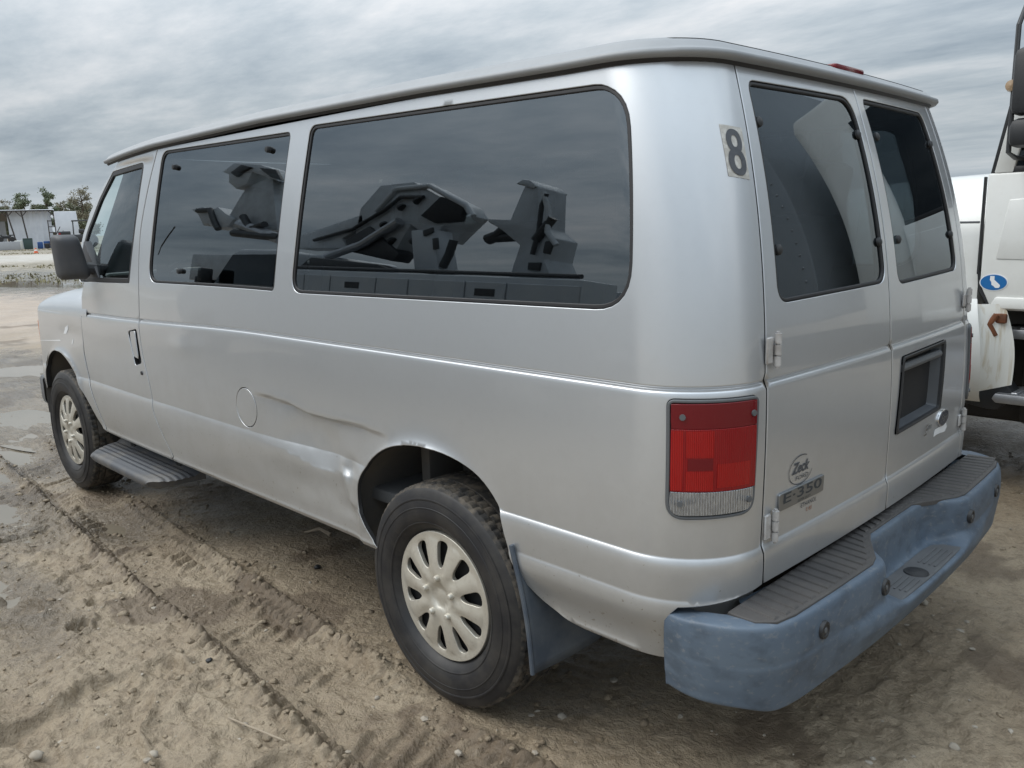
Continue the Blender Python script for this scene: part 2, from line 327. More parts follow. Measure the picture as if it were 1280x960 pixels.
def feat(s, q, dent=True):
    """relief pressed into the sheet metal"""
    p = base_pt(s, q); x = p[..., 0]; side = s < .05
    t = q-ZB
    o = .0048*(1-np.exp(-np.clip(-t, 0, None)/.0055))-.0085*np.clip(1-np.abs(t-.003)/.0060, 0, 1)
    o = o+(.0125-.001*sstep(s, sx(.1), sx(-.3)))*(1-np.exp(-np.clip(.742-q, 0, None)/(.030-.018*sstep(s, sx(.1), sx(-.3)))))+.008*(1-np.exp(-np.clip(.634-q, 0, None)/.013))*sstep(s, sx(-.15), sx(-.45))-.018*sstep(.60-q, 0, .10)*sstep(s, sx(-.15), sx(-.45))
    for cx, cz, r in ARCH:
        d = np.hypot(x-cx, (q-cz))-r; o = o+np.where(s < 0, .014*np.exp(-np.clip(d, 0, None)/.022), 0)
    o = o+.005*gauss(q, .470, .006)*(s < .02)
    o = o+.0012*fbm(x*2.1+3, q*2.3, 3)*(q < 1.9)
    if dent and DENT is not None:
        zc = np.interp(x, DENT[0], DENT[1]); A = np.interp(x, [.22, .42, .55, .75, .95, 1.13], [0, .014, .021, .019, .012, 0])
        d = zc-q
        o = o-1.45*A*sstep(d, -.004, .015)*np.clip(1-d/.20, 0, 1)**.8+.0012*gauss(d, -.014, .010)*np.minimum(A/.01, 1)
        o = o-.0035*A/.02*fbm(x*9, q*8+3, 3)*sstep(d, 0, .03)*(q > .5)
        o = o-.012*gauss(x, .74, .17)*gauss(q, .775, .055)+.005*gauss(x, .93, .05)*gauss(q, .80, .05)-.007*gauss(x-.5*(q-.75), .60, .045)*gauss(q, .765, .06)
        # crumpled strip down to the wheel-arch lip: folded swage, pinch, bulged lower lip
        o = o-.010*gauss(x, .470, .024)*gauss(q, .715, .024)-.008*gauss(x, .62, .10)*gauss(q, .715, .030)
        o = o+.013*gauss(x-.35*(q-.62), .475, .018)*sstep(.71-q, 0, .03)*sstep(q, .545, .60)-.012*gauss(x, .56, .07)*gauss(q, .63, .055)
        o = o-.015*gauss(x, .78, .20)*gauss(q, .605, .060)-.008*gauss(x, .50, .05)*gauss(q, .555, .025)
        o = o-.006*gauss(x, 3.35, .16)*gauss(q, 1.02, .05)-.006*gauss(x, 2.7, .2)*gauss(q, 1.22, .06)+.004*gauss(x, 2.95, .12)*gauss(q, 1.25, .05)
        o = o+.0035*gauss(x, 1.8, .09)*gauss(q, 1.05, .03)-.003*gauss(x, 2.6, .25)*gauss(q, .95, .1)
    return o
def make_surf(dent=True, off=0.0, mirror=False, relief=True):
    def f(s, q):
        s = np.asarray(s, float); q = np.asarray(q, float); p = base_pt(s, q)
        n = base_n(s, q); h = (feat(s, q, dent) if relief else 0)+off
        p = p+n*(np.asarray(h)[..., None] if np.ndim(h) else h)
        if mirror: p = p*np.array([1, -1, 1])
        return p
    return f

# pixel of the photograph -> (s, q) on the body: the body's own seams and openings are laid out where they really are
def _proj(X):
    d = X-CAM; z = d@_fw; return np.stack([640+FPX*(d@_r)/z, 480-FPX*(d@_u)/z], -1)
_S, _Q = np.meshgrid(np.arange(-5.0, QC+2*LR+.05, .02), np.arange(.36, 2.06, .02), indexing='ij')
_T = base_pt(_S.ravel(), _Q.ravel()); _TN = base_n(_S.ravel(), _Q.ravel()); _vis = ((CAM-_T)*_TN).sum(1) > 0
_TP = _proj(_T); _TP[~_vis] = 1e6
def sq(u, v):
    i = np.argmin(((_TP-(u, v))**2).sum(1)); s, q = _S.ravel()[i], _Q.ravel()[i]
    for _ in range(8):
        h = 1e-5; f0 = _proj(base_pt(s, q)); a = (_proj(base_pt(s+h, q))-f0)/h; b = (_proj(base_pt(s, q+h))-f0)/h
        d = np.linalg.lstsq(np.stack([a, b], 1), np.array([u, v])-f0, rcond=None)[0]; d = np.clip(d, -.05, .05); s += d[0]; q += d[1]
    return (float(s), float(q))
def sqs(*uv): return [sq(*p) for p in uv]
def sx(x): return Xr(ZB)+RC-x        # s of a station x on the side

_d = [base_pt(*sq(*p)) for p in ((318, 490), (337, 495), (360, 503), (385, 517), (415, 524), (450, 532), (478, 541), (520, 553))]
_d = sorted([(p[0], p[2]) for p in _d]); DENT = (np.array([a for a, b in _d]), np.array([b for a, b in _d]))

def area(poly):
    p = np.array(poly); x, y = p[:, 0], p[:, 1]; return .5*np.sum(x*np.roll(y, -1)-y*np.roll(x, -1))
def ccw(poly): return list(poly) if area(poly) > 0 else list(poly)[::-1]
def inset(poly, d):
    """move a ccw polygon's outline inwards by d"""
    p = np.array(ccw(poly)); e1 = p-np.roll(p, 1, 0); e2 = np.roll(p, -1, 0)-p
    e1 /= np.linalg.norm(e1, axis=1, keepdims=True)+1e-12; e2 /= np.linalg.norm(e2, axis=1, keepdims=True)+1e-12
    n1 = np.stack([-e1[:, 1], e1[:, 0]], 1); n2 = np.stack([-e2[:, 1], e2[:, 0]], 1); m = n1+n2; m /= np.linalg.norm(m, axis=1, keepdims=True)+1e-12
    k = np.clip((m*n1).sum(1), .5, 1); return [tuple(a) for a in p+m*(d/k)[:, None]]
def dens(poly, step):
    o = []; n = len(poly)
    for i in range(n):
        a, b = np.array(poly[i]), np.array(poly[(i+1) % n]); k = max(1, int(math.ceil(np.linalg.norm(b-a)/step)))
        for j in range(k): o.append(tuple(a+(b-a)*j/k))
    return o
def rnd(corners, radii, n=7):
    """polygon with rounded corners"""
    o = []; m = len(corners); radii = radii if isinstance(radii, (list, tuple)) else [radii]*m
    for i in range(m):
        p, a, b = np.array(corners[i]), np.array(corners[i-1]), np.array(corners[(i+1) % m])
        u, v = a-p, b-p; lu, lv = np.linalg.norm(u), np.linalg.norm(v); u /= lu; v /= lv
        an = math.acos(np.clip(u@v, -1, 1)); t = min(radii[i]/math.tan(an/2), lu*.48, lv*.48)
        if t < 1e-4: o.append(tuple(p)); continue
        for k in range(n+1):
            w_ = k/n; o.append(tuple((1-w_)**2*(p+u*t)+2*w_*(1-w_)*p*1.0+w_**2*(p+v*t)) if False else tuple(((1-w_)**2)*(p+u*t)+(2*w_*(1-w_))*p+(w_**2)*(p+v*t)))
    return o
def smoothp(pts, n=6, closed=False):
    """Catmull-Rom through points"""
    P_ = [np.array(p) for p in pts]; o = []; m = len(P_)
    for i in range(m if closed else m-1):
        g = (lambda k: P_[k % m]) if closed else (lambda k: P_[min(max(k, 0), m-1)])
        a, b, c, d = g(i-1), g(i), g(i+1), g(i+2)
        for k in range(n):
            t = k/n; o.append(tuple(.5*((2*b)+(c-a)*t+(2*a-5*b+4*c-d)*t*t+(3*b-a-3*c+d)*t**3)))
    if not closed: o.append(tuple(P_[-1]))
    return o
def pip(pts, poly):
    p = np.array(poly); x, y = pts[:, 0], pts[:, 1]; ins = np.zeros(len(pts), bool)
    for i in range(len(p)):
        (x1, y1), (x2, y2) = p[i], p[(i+1) % len(p)]
        if y1 == y2: continue
        c = ((y1 > y) != (y2 > y)) & (x < (x2-x1)*(y-y1)/(y2-y1)+x1); ins ^= c
    return ins
def panel(name, surf, outer, holes=(), step=.03, m=None, parent=None, r=.003, depth=.02, gap=0.0, hgap=0.0, rows=(), cols=(), flip=False, flange=True, bstep=None, dr=None, **k):
    """a sheet-metal panel: outline and openings in surface coordinates, rolled edges, flanges turned inwards"""
    bstep = bstep or step
    loops = [dens(inset(outer, gap+r) if (gap+r) else ccw(outer), bstep)]
    for h in holes: loops.append(dens(inset(h, -(hgap+r)) if (hgap+r) else ccw(h), bstep)[::-1])
    A = np.array(loops[0]); lo, hi = A.min(0), A.max(0)
    ga = np.arange(lo[0]+step*.5, hi[0], step); gb = np.arange(lo[1]+step*.5, hi[1], step)
    if len(rows):
        rr = np.array(rows); gb = np.array([b for b in gb if np.abs(rr-b).min() > step*.35]); gb = np.sort(np.concatenate([gb, rr]))
    if len(cols):
        rr = np.array(cols); ga = np.array([b for b in ga if np.abs(rr-b).min() > step*.35]); ga = np.sort(np.concatenate([ga, rr]))
    g = np.stack(np.meshgrid(ga, gb, indexing='ij'), -1).reshape(-1, 2)
    allb = np.array([p for l in loops for p in l])
    ins = pip(g, loops[0])
    for l in loops[1:]: ins &= ~pip(g, l)
    g = g[ins]
    if len(g):
        dmin = np.full(len(g), 9.0)
        for i in range(0, len(allb), 64):
            c = allb[i:i+64]; dmin = np.minimum(dmin, np.sqrt(((g[:, None]-c[None])**2).sum(-1)).min(1))
        g = g[dmin > (dr or bstep*.42)]
    pts = np.concatenate([allb, g]) if len(g) else allb
    edges = []; b = 0
    for l in loops:
        edges += [(b+i, b+(i+1) % len(l)) for i in range(len(l))]; b += len(l)
    cv, ce, cf = delaunay_2d_cdt([Vector(p) for p in pts], edges, [], 0, 1e-7)[:3]
    V2 = np.array([(v.x, v.y) for v in cv]); F = [tuple(f) for f in cf]
    cen = np.array([V2[list(f)].mean(0) for f in F]); ins = pip(cen, loops[0])
    for l in loops[1:]: ins &= ~pip(cen, l)
    F = [f for f, i in zip(F, ins) if i]
    F = [f if area([V2[j] for j in f]) > 0 else f[::-1] for f in F]
    P3 = surf(V2[:, 0], V2[:, 1]); h = 4e-4
    def nrm(a, b_):
        n = np.cross(surf(a+h, b_)-surf(a-h, b_), surf(a, b_+h)-surf(a, b_-h)); n /= np.linalg.norm(n, axis=-1, keepdims=True)+1e-12; return -n if flip else n
    N3 = nrm(V2[:, 0], V2[:, 1]); V = [P3]; NN = [N3]; base = len(P3); strip = []
    if flip: F = [f[::-1] for f in F]
    if flange:
        for l in loops:
            l = np.array(l); p = surf(l[:, 0], l[:, 1]); n = nrm(l[:, 0], l[:, 1]); T = np.roll(p, -1, 0)-np.roll(p, 1, 0); T /= np.linalg.norm(T, axis=1, keepdims=True)+1e-12
            O = np.cross(T, n); O /= np.linalg.norm(O, axis=1, keepdims=True)+1e-12
            if flip: O = -O
            rings = []
            for ang in ((0, 35, 65, 90) if r > 0 else (0,)):
                a = math.radians(ang); rings.append((p+O*r*math.sin(a)-n*r*(1-math.cos(a)), n*math.cos(a)+O*math.sin(a)))
            if r == 0: rings = [(p, O)]
            rings.append((rings[-1][0]-n*depth, O)); nl = len(l)
            for q_, (pp, n_) in enumerate(rings): V.append(pp); NN.append(n_)
            for q_ in range(len(rings)-1):
                for i in range(nl):
                    j = (i+1) % nl; f = (base+q_*nl+i, base+(q_+1)*nl+i, base+(q_+1)*nl+j, base+q_*nl+j); F.append(f[::-1] if flip else f)
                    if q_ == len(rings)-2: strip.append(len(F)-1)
            base += nl*len(rings)
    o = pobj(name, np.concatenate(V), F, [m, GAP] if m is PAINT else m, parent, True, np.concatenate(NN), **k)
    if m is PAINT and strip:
        mi_ = np.zeros(len(F), 'i'); mi_[strip] = 1; o.data.polygons.foreach_set('material_index', mi_)  # deepest flange ring coloured dark: the shade inside the seams is painted on
    return o

def text2d(body, size, shear=0, bold=0, sx_=1):
    c = bpy.data.curves.new('t', 'FONT'); c.body = body; c.size = size; c.align_x = 'CENTER'; c.align_y = 'CENTER'; c.shear = shear; c.offset = bold; c.resolution_u = 3
    o = bpy.data.objects.new('t', c); COL.objects.link(o); bpy.context.view_layer.update()
    me = bpy.data.meshes.new_from_object(o.evaluated_get(bpy.context.evaluated_depsgraph_get()))
    v = np.array([x.co[:2] for x in me.vertices]); f = [tuple(p.vertices) for p in me.polygons]
    bpy.data.objects.remove(o); bpy.data.curves.remove(c); bpy.data.meshes.remove(me)
    v[:, 0] *= sx_; return v, f
def text_on(name, surf, body, size, at, m, parent, rot=0, **k):
    v, f = text2d(body, size, **k); c, s = math.cos(rot), math.sin(rot)
    a = at[0]+v[:, 0]*c-v[:, 1]*s; b = at[1]+v[:, 0]*s+v[:, 1]*c
    return pobj(name, surf(a, b), f, m, parent, False)

def onp(u, v, ax, val):
    d = _fw+(u-640)/FPX*_r+(480-v)/FPX*_u; return CAM+(val-CAM[ax])/d[ax]*d

# ================================================================== setting: mud yard
# tyre track of a passing machine beside the van: x -> centre line
def track_y(x): return 1.215-.048*x-.004*x*x*(x > 0)
def ground_h(X, Y):
    X = np.asarray(X, float); Y = np.asarray(Y, float)
    near = np.exp(-((np.hypot(X-1, Y-1))/9)**2)
    wx, wy = X+.12*fbm(X*1.7, Y*1.7+5, 3), Y+.12*fbm(X*1.7+31, Y*1.7, 3)
    h = .05*fbm(X*.35, Y*.35, 3)*(1-.5*near)+.030*fbm(wx*1.3+9, wy*1.5, 5, .5)
    clod = fbm(wx*5.3, wy*6.1, 4, .55); rough = sstep(fbm(X*.7+4, Y*.7-3, 3), -.18, .28)
    h = h+near*(.034*np.abs(clod)*rough+.008*clod)
    rid = 1-2*np.abs(fbm(wx*9.5+2, wy*10.5, 3, .55)); h = h+near*.020*rid*sstep(fbm(X*1.4-7, Y*1.4, 3), -.22, .22)
    rid2 = 1-2*np.abs(fbm(wx*21+7, wy*23, 2, .5)); h = h+near*.0085*rid2*sstep(fbm(X*1.9+17, Y*1.9, 3), -.2, .15)
    h = h+near*(.0075*fbm(X*38, Y*38, 2)+.011*sstep(vnoise(X*15, Y*17), .22, .34)*sstep(fbm(X*.9+3, Y*.9, 2), -.2, .2))
    # churned, foot-printed mud in front of the camera
    h = h-.030*near*sstep(fbm(wx*2.6+11, wy*3.1, 3), .10, .22)*sstep(Y, 1.1, 1.5)
    h = h+.020*near*gauss(fbm(wx*2.6+11, wy*3.1, 3), .10, .035)*sstep(Y, 1.1, 1.5)
    # lug track
    c = track_y(X)+.012*vnoise(X*5, X*0+3); d = Y-c; inside = sstep(.185-np.abs(d), 0, .02); reach = sstep(X, -3, -1.5)*(1-sstep(X, 4.2, 6.5))
    ph = X/.052+.9*np.abs(d)/.16+.35*vnoise(X*3, Y*3+9)
    lug = sstep(np.abs((ph % 1)-.5), .20, .27)*sstep(np.abs(d), .125, .14)
    mid = sstep(np.abs(((X/.09+d*5+.6*vnoise(X*7, Y*7)) % 1)-.5), .25, .36)*sstep(vnoise(X*6+5, Y*6), -.1, .12)*(np.abs(d) < .12)
    brk = sstep(fbm(X*2.2+40, Y*2.2, 3), -.22, .10)
    h = h*(1-.6*inside*reach)+reach*(inside*(-.034+.030*(lug+.75*mid)*brk)+.032*gauss(np.abs(d), .203, .016)*np.clip(.35+1.1*vnoise(X*11, Y*11+3)+.7*sstep(np.abs((ph % 1)-.5), .15, .25), 0, 1.5))
    # a second, fainter rut further out
    d2 = Y-(1.95-.03*X+.05*np.sin(X*1.3)); h = h-.030*gauss(d2, 0, .06)*reach*sstep(fbm(X*1.1, Y*1.1+8, 2), -.1, .2)
    # tyres settle a little; ground under the van stays flat
    van = sstep(1.02-np.abs(Y), 0, .25)*sstep(X, -1.1, -.8)*(1-sstep(X, 3.7, 4.2))
    h = h*(1-.75*van)
    for tx in (0.0, 3.505):
        for ty in (.875, -.875):
            w_ = np.exp(-(((X-tx)/.30)**4+((Y-ty)/.26)**4)); h = h*(1-w_)-.004*w_
    # hollows that hold water
    for (a, b, ra, rb, dp) in PUD:
        h = h-dp*np.exp(-(((X-a)/ra)**2+((Y-b)/rb)**2))
    far = np.hypot(X-CAM[0], Y-CAM[1])
    h = h+sstep(far, 22, 40)*.10*fbm(X*.9, Y*.9, 4)*(1-sstep(far, 55, 80))
    return h
PUD = [(6.3, .55, 1.3, .38, .07), (4.95, .98, .75, .20, .055), (3.35, 1.42, .5, .16, .05), (2.75, 1.06, .28, .11, .04), (8.8, -.2, 1.6, .5, .06), (5.4, 2.0, 1.2, .3, .05), (31, -7, 9, 2.2, .16), (2.2, 1.75, .5, .12, .035), (3.95, 1.62, .42, .14, .05), (4.35, 1.22, .35, .10, .045), (5.9, 1.25, .7, .2, .06), (7.3, 1.0, .8, .25, .06)]
def spaced(lo, hi, segs):
    o = [lo]
    while o[-1] < hi:
        x = o[-1]; st = next(s_ for (a, s_) in segs if x < a) if x < segs[-1][0] else segs[-1][1]
        o.append(x+st)
    return np.array(o)
def grow(c0, c1, st, lim, g=1.07):
    a = list(np.arange(c0, c1, st)); s_ = st
    while a[-1] < lim: s_ = min(s_*g, 60); a.append(a[-1]+s_)
    s_ = st; b = []
    x = c0
    while x > -lim: s_ = min(s_*g, 60); x -= s_; b.append(x)
    return np.array(b[::-1]+a)
gx = grow(-1.3, 4.0, .0090, 900, 1.025); gy = grow(.3, 2.2, .0085, 900, 1.035)
GX, GY = np.meshgrid(gx, gy, indexing='ij'); GZ = ground_h(GX, GY); GZ = GZ*(np.hypot(GX, GY) < 300)
me = bpy.data.meshes.new('ground'); nx_, ny_ = GX.shape
co = np.stack([GX, GY, GZ], -1).reshape(-1, 3)
I = np.arange(nx_*ny_).reshape(nx_, ny_); Fq = np.stack([I[:-1, :-1], I[1:, :-1], I[1:, 1:], I[:-1, 1:]], -1).reshape(-1, 4)
me.vertices.add(len(co)); me.vertices.foreach_set('co', co.astype('f').ravel())
me.loops.add(Fq.size); me.loops.foreach_set('vertex_index', Fq.ravel().astype('i'))
me.polygons.add(len(Fq)); me.polygons.foreach_set('loop_start', np.arange(0, Fq.size, 4, dtype='i')); me.polygons.foreach_set('loop_total', np.full(len(Fq), 4, dtype='i'))
me.update(calc_edges=True); me.polygons.foreach_set('use_smooth', np.ones(len(Fq), bool))
# wetness follows low ground
wet = np.zeros_like(GX)
wet = .55*sstep(GX, 1.6, 4.5)*sstep(GY, .9, 1.6)*(1-sstep(GX, 9, 13))
for (a, b, ra, rb, dp) in PUD: wet = np.maximum(wet, np.exp(-(((GX-a)/(ra*1.5))**2+((GY-b)/(rb*1.7))**2)))
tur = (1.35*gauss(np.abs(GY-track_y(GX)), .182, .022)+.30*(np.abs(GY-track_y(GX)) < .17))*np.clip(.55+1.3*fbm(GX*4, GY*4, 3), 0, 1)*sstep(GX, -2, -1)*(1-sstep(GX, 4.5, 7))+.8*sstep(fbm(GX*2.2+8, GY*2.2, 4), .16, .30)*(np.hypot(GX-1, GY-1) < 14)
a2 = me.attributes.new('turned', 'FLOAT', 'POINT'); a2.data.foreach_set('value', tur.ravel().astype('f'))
at = me.attributes.new('wet', 'FLOAT', 'POINT'); at.data.foreach_set('value', wet.ravel().astype('f'))
GM = bpy.data.materials.new('wet_mud'); GM.use_nodes = True; t = GM.node_tree; b = t.nodes['Principled BSDF']; nn, ll = t.nodes.new, t.links.new
geo = nn('ShaderNodeNewGeometry')
def gn(scale, det=7, rough=.6, vec=None, dist=0.0):
    x = nn('ShaderNodeTexNoise'); x.inputs['Scale'].default_value = scale; x.inputs['Detail'].default_value = det; x.inputs['Roughness'].default_value = rough; x.inputs['Distortion'].default_value = dist
    ll(vec or geo.outputs['Position'], x.inputs['Vector']); return x.outputs['Fac']
def gr(fac, lo, hi, a=0.0, b_=1.0):
    r = nn('ShaderNodeMapRange'); r.inputs[1].default_value = lo; r.inputs[2].default_value = hi; r.inputs[3].default_value = a; r.inputs[4].default_value = b_; ll(fac, r.inputs[0]); return r.outputs[0]
def gmix(f, A, B):
    mi = nn('ShaderNodeMix'); mi.data_type = 'RGBA'
    if isinstance(f, float): mi.inputs['Factor'].default_value = f
    else: ll(f, mi.inputs['Factor'])
    for k_, v_ in (('A', A), ('B', B)):
        if isinstance(v_, tuple): mi.inputs[k_].default_value = (*v_, 1)
        else: ll(v_, mi.inputs[k_])
    return mi.outputs['Result']
c = gmix(gr(gn(.7), .38, .64), (.272, .212, .143), (.350, .284, .200))
c = gmix(gr(gn(3.1, 8, .65), .48, .72, 0, .75), c, (.205, .153, .099))
c = gmix(gr(gn(11, 6, .7), .52, .75, 0, .6), c, (.130, .096, .062))
c = gmix(gr(gn(42, 5, .7), .55, .72, 0, .55), c, (.36, .295, .21))
c = gmix(gr(gn(27, 6, .7), .50, .62, 0, .5), c, (.125, .092, .058))
c = gmix(gr(gn(120, 3, .7), .58, .70, 0, .6), c, (.085, .064, .042))
# further off: a dry pinkish dirt lane, then weedy rough ground, then a pale gravel road (bands across the view)
dp_ = nn('ShaderNodeVectorMath'); dp_.operation = 'DOT_PRODUCT'; ll(geo.outputs['Position'], dp_.inputs[0]); dp_.inputs[1].default_value = (.965, -.26, 0)
ad = nn('ShaderNodeMath'); ad.operation = 'MULTIPLY_ADD'; ll(gn(.35), ad.inputs[0]); ad.inputs[1].default_value = 7.0; ll(dp_.outputs['Value'], ad.inputs[2])
D_ = ad.outputs[0]
def band(a, b_, e=1.5):
    m_ = nn('ShaderNodeMath'); m_.operation = 'MULTIPLY'; ll(gr(D_, a-e, a+e), m_.inputs[0]); ll(gr(D_, b_-e, b_+e, 1, 0), m_.inputs[1]); return m_.outputs[0]
lane = gmix(gr(gn(1.2), .35, .7), (.40, .325, .255), (.33, .26, .20))
weed = gmix(gr(gn(1.6, 9, .7), .42, .6), (.29, .25, .185), (.15, .125, .08))
gravel = gmix(gr(gn(.5), .4, .65), (.44, .415, .37), (.36, .33, .28))
c = gmix(band(15.5, 30), c, lane); c = gmix(band(30, 60, 3), c, weed); c = gmix(band(60, 84, 4), c, gravel); c = gmix(gr(D_, 82, 92), c, weed)
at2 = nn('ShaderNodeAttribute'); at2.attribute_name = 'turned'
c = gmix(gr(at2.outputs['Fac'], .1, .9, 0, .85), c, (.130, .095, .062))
aw = nn('ShaderNodeAttribute'); aw.attribute_name = 'wet'
wf = nn('ShaderNodeMath'); wf.operation = 'MULTIPLY_ADD'; ll(gn(2.4, 6, .6), wf.inputs[0]); wf.inputs[1].default_value = .9; ll(aw.outputs['Fac'], wf.inputs[2])
wfr = gr(wf.outputs[0], .62, 1.05)
c = gmix(wfr, c, gmix(.5, c, (.07, .058, .045)))
ll(c, b.inputs['Base Color'])
rg = nn('ShaderNodeMath'); rg.operation = 'MULTIPLY_ADD'; ll(wfr, rg.inputs[0]); rg.inputs[1].default_value = -.40; ll(gr(gn(1.9), .35, .65, .36, .64), rg.inputs[2]); ll(rg.outputs[0], b.inputs['Roughness'])
b.inputs['Specular IOR Level'].default_value = .5
bu = nn('ShaderNodeBump'); bu.inputs['Strength'].default_value = .9; bu.inputs['Distance'].default_value = .024
ba = nn('ShaderNodeMath'); ba.operation = 'MULTIPLY_ADD'; ll(gn(70, 5, .65), ba.inputs[0]); ba.inputs[1].default_value = .5; ll(gn(19, 7, .6, dist=.8), ba.inputs[2])
ll(ba.outputs[0], bu.inputs['Height']); ll(bu.outputs[0], b.inputs['Normal'])
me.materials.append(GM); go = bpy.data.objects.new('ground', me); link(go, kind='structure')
# muddy water standing in the hollows: one sheet per puddle, following a ragged rim inside the hollow
WATER = mat('muddy_water', (.19, .162, .122), .03, spec=.6, ior=1.333, bump=.05, bump_scale=6, bump_dist=.004)
for (a, b_, ra, rb, dp) in PUD:
    th = np.linspace(0, 2*np.pi, 90, endpoint=False)
    rim = ground_h(a+ra*.55*np.cos(th), b_+rb*.55*np.sin(th)); zc_ = float(ground_h(np.array([a]), np.array([b_]))[0])
    lvl = zc_*.30+float(np.median(rim))*.70
    n_r = 14; rows = [[(a+ra*1.25*k/n_r*math.cos(t_), b_+rb*1.25*k/n_r*math.sin(t_), lvl) for t_ in th] for k in range(1, n_r+1)]
    MB().grid(rows, True).add([(a, b_, lvl)]+rows[0], [(0, i+1, (i+1) % 90+1) for i in range(90)]).build('puddle', WATER, angle=0, kind='structure')

# ================================================================== the van
VAN = empty('passenger_van', (0, 0, 0), label='silver passenger van with dented left side and faded blue-grey rear step bumper', cat='van')
SURF = make_surf(True); SURF_R = make_surf(False, mirror=True)
ROWS = list(np.arange(.540, .600, .010))+list(np.arange(.640, .700, .010))+list(np.arange(.757, .935, .0085))+[ZB+.012, ZB+.009, ZB+.006, ZB+.003, ZB+.000, ZB-.003, ZB-.002, ZB-.007, ZB-.0155, ZB-.019, .748, .7435, .739, .732, .724, .714, .703, .690, .680, .637, .631, .626, .620, .612, .604, .458, .465, .470, .475, .484]
bgap = sqs((197, 186), (190, 213), (184, 239), (176, 284), (173.4, 321), (173.4, 370), (174.6, 407), (179, 442), (188, 480), (195, 512), (207, 541), (221, 569))
bgap = smoothp(bgap, 4)
bgap = [(bgap[0][0]+.0, 1.942)]+bgap+[(bgap[-1][0]-.02, .452)]
hinge = smoothp(sqs((909, 68), (933, 159), (947.5, 254), (955.5, 334), (957.7, 400), (958, 480), (955, 580), (947, 724)), 3)
hs = float(np.mean([p[0] for p in hinge])); hinge = [(hs, p[1]) for p in hinge]
hb, ht = .636, 1.942
arch_r = smoothp([(.30, .452), (.345, .49), (.402, .56), (.418, .62), (.395, .705), (.31, .79), (.165, .852), (-.02, .868), (-.183, .832), (-.282, .755), (-.322, .66), (-.345, .60), (-.385, .54), (-.43, .502), (-.50, .476), (-.60, .456)], 5)
arch_r = [(sx(x), z) for x, z in arch_r]
win1 = rnd(sqs((203, 189), (364, 164.5), (342, 364), (185, 353)), [.07, .025, .03, .075])
win2 = rnd(sqs((388, 157), (784, 100.5), (788, 389), (363, 366)), [.045, .10, .13, .06])
lampo = rnd([(sq(834, 492)[0], 1.136), (sq(945, 486)[0], 1.134), (sq(937, 652)[0], .845), (sq(832, 656)[0], .842)], [.02, .02, .045, .045])
fc = sq(309, 509); fuel = [(fc[0]+.086*math.cos(a), fc[1]+.084*math.sin(a)) for a in np.linspace(0, 2*np.pi, 40, endpoint=False)]
sb = sx(-.868)
quarter = bgap[::-1]+[(hs, ht), (hs, hb)]+[(sb+.10, .622), (sb+.018, .615), (sb+.004, .600), (sb, .575), (sb, .456)]+arch_r[::-1]
def side(surf, mirror, step, tag):
    k = dict(flip=mirror)
    q_ = panel('side_panel', surf, quarter, [win1, win2, fuel, lampo] if not mirror else [win1, win2, lampo], step, PAINT, VAN, r=.0024, depth=.013, gap=.0032, hgap=0, rows=ROWS, bstep=.02, dr=.006, **k)
    g = make_surf(False, -.009, mirror, False); rr = make_surf(False, -.004, mirror, False)
    for w_ in (win1, win2):
        gl = panel('window', g, inset(w_, .002), (), .08, PRIV, q_, r=0, flange=False, **k)
        panel('window_seal', rr, inset(w_, .0005), [inset(w_, .012)], .03, SEAL, gl, r=.003, depth=.006, **k)
    return q_
QP = side(SURF, False, .022, 'left'); QPR = side(SURF_R, True, .05, 'right')
# studs that hold the hinged glass
for (u, v) in ((218, 209), (335, 187), (224, 339)):
    s_, q_ = sq(u, v); p = make_surf(False, 0, False, False)(np.array([s_]), np.array([q_]))[0]
    MB().lathe([(0, .010), (.010, .009), (.012, .004), (.012, -.012)], 'y', 14, p).build('window_stud', BLACKP, QP)
panel('fuel_door', SURF, fuel, (), .02, PAINT, VAN, r=.0018, depth=.012, gap=.0030)
# inner lining behind gaps, so that seams read dark
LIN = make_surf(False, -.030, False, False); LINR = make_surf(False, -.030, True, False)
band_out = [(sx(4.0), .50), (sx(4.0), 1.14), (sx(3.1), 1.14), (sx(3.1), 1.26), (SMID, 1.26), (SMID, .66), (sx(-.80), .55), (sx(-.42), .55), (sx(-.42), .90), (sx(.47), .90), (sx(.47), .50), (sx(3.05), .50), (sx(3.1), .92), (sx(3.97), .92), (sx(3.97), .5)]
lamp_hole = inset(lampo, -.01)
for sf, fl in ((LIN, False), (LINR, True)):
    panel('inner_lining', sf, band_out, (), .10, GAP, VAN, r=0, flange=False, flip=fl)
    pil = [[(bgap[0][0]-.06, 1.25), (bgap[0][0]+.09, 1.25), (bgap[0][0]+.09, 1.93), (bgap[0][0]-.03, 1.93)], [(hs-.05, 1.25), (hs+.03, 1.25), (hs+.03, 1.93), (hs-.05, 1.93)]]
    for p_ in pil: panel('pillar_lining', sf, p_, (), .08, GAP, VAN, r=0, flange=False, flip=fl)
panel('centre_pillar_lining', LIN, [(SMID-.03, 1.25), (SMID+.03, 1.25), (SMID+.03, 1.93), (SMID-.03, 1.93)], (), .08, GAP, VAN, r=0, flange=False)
# recessed valance under the rear corners
for mir in (False, True):
    panel('corner_valance', make_surf(False, -.022, mir, False), [(sb-.02, .44), (hs+.02, .44), (hs+.02, .655), (sb-.02, .655)], (), .04, PAINT, VAN, r=0, flange=False, flip=mir)

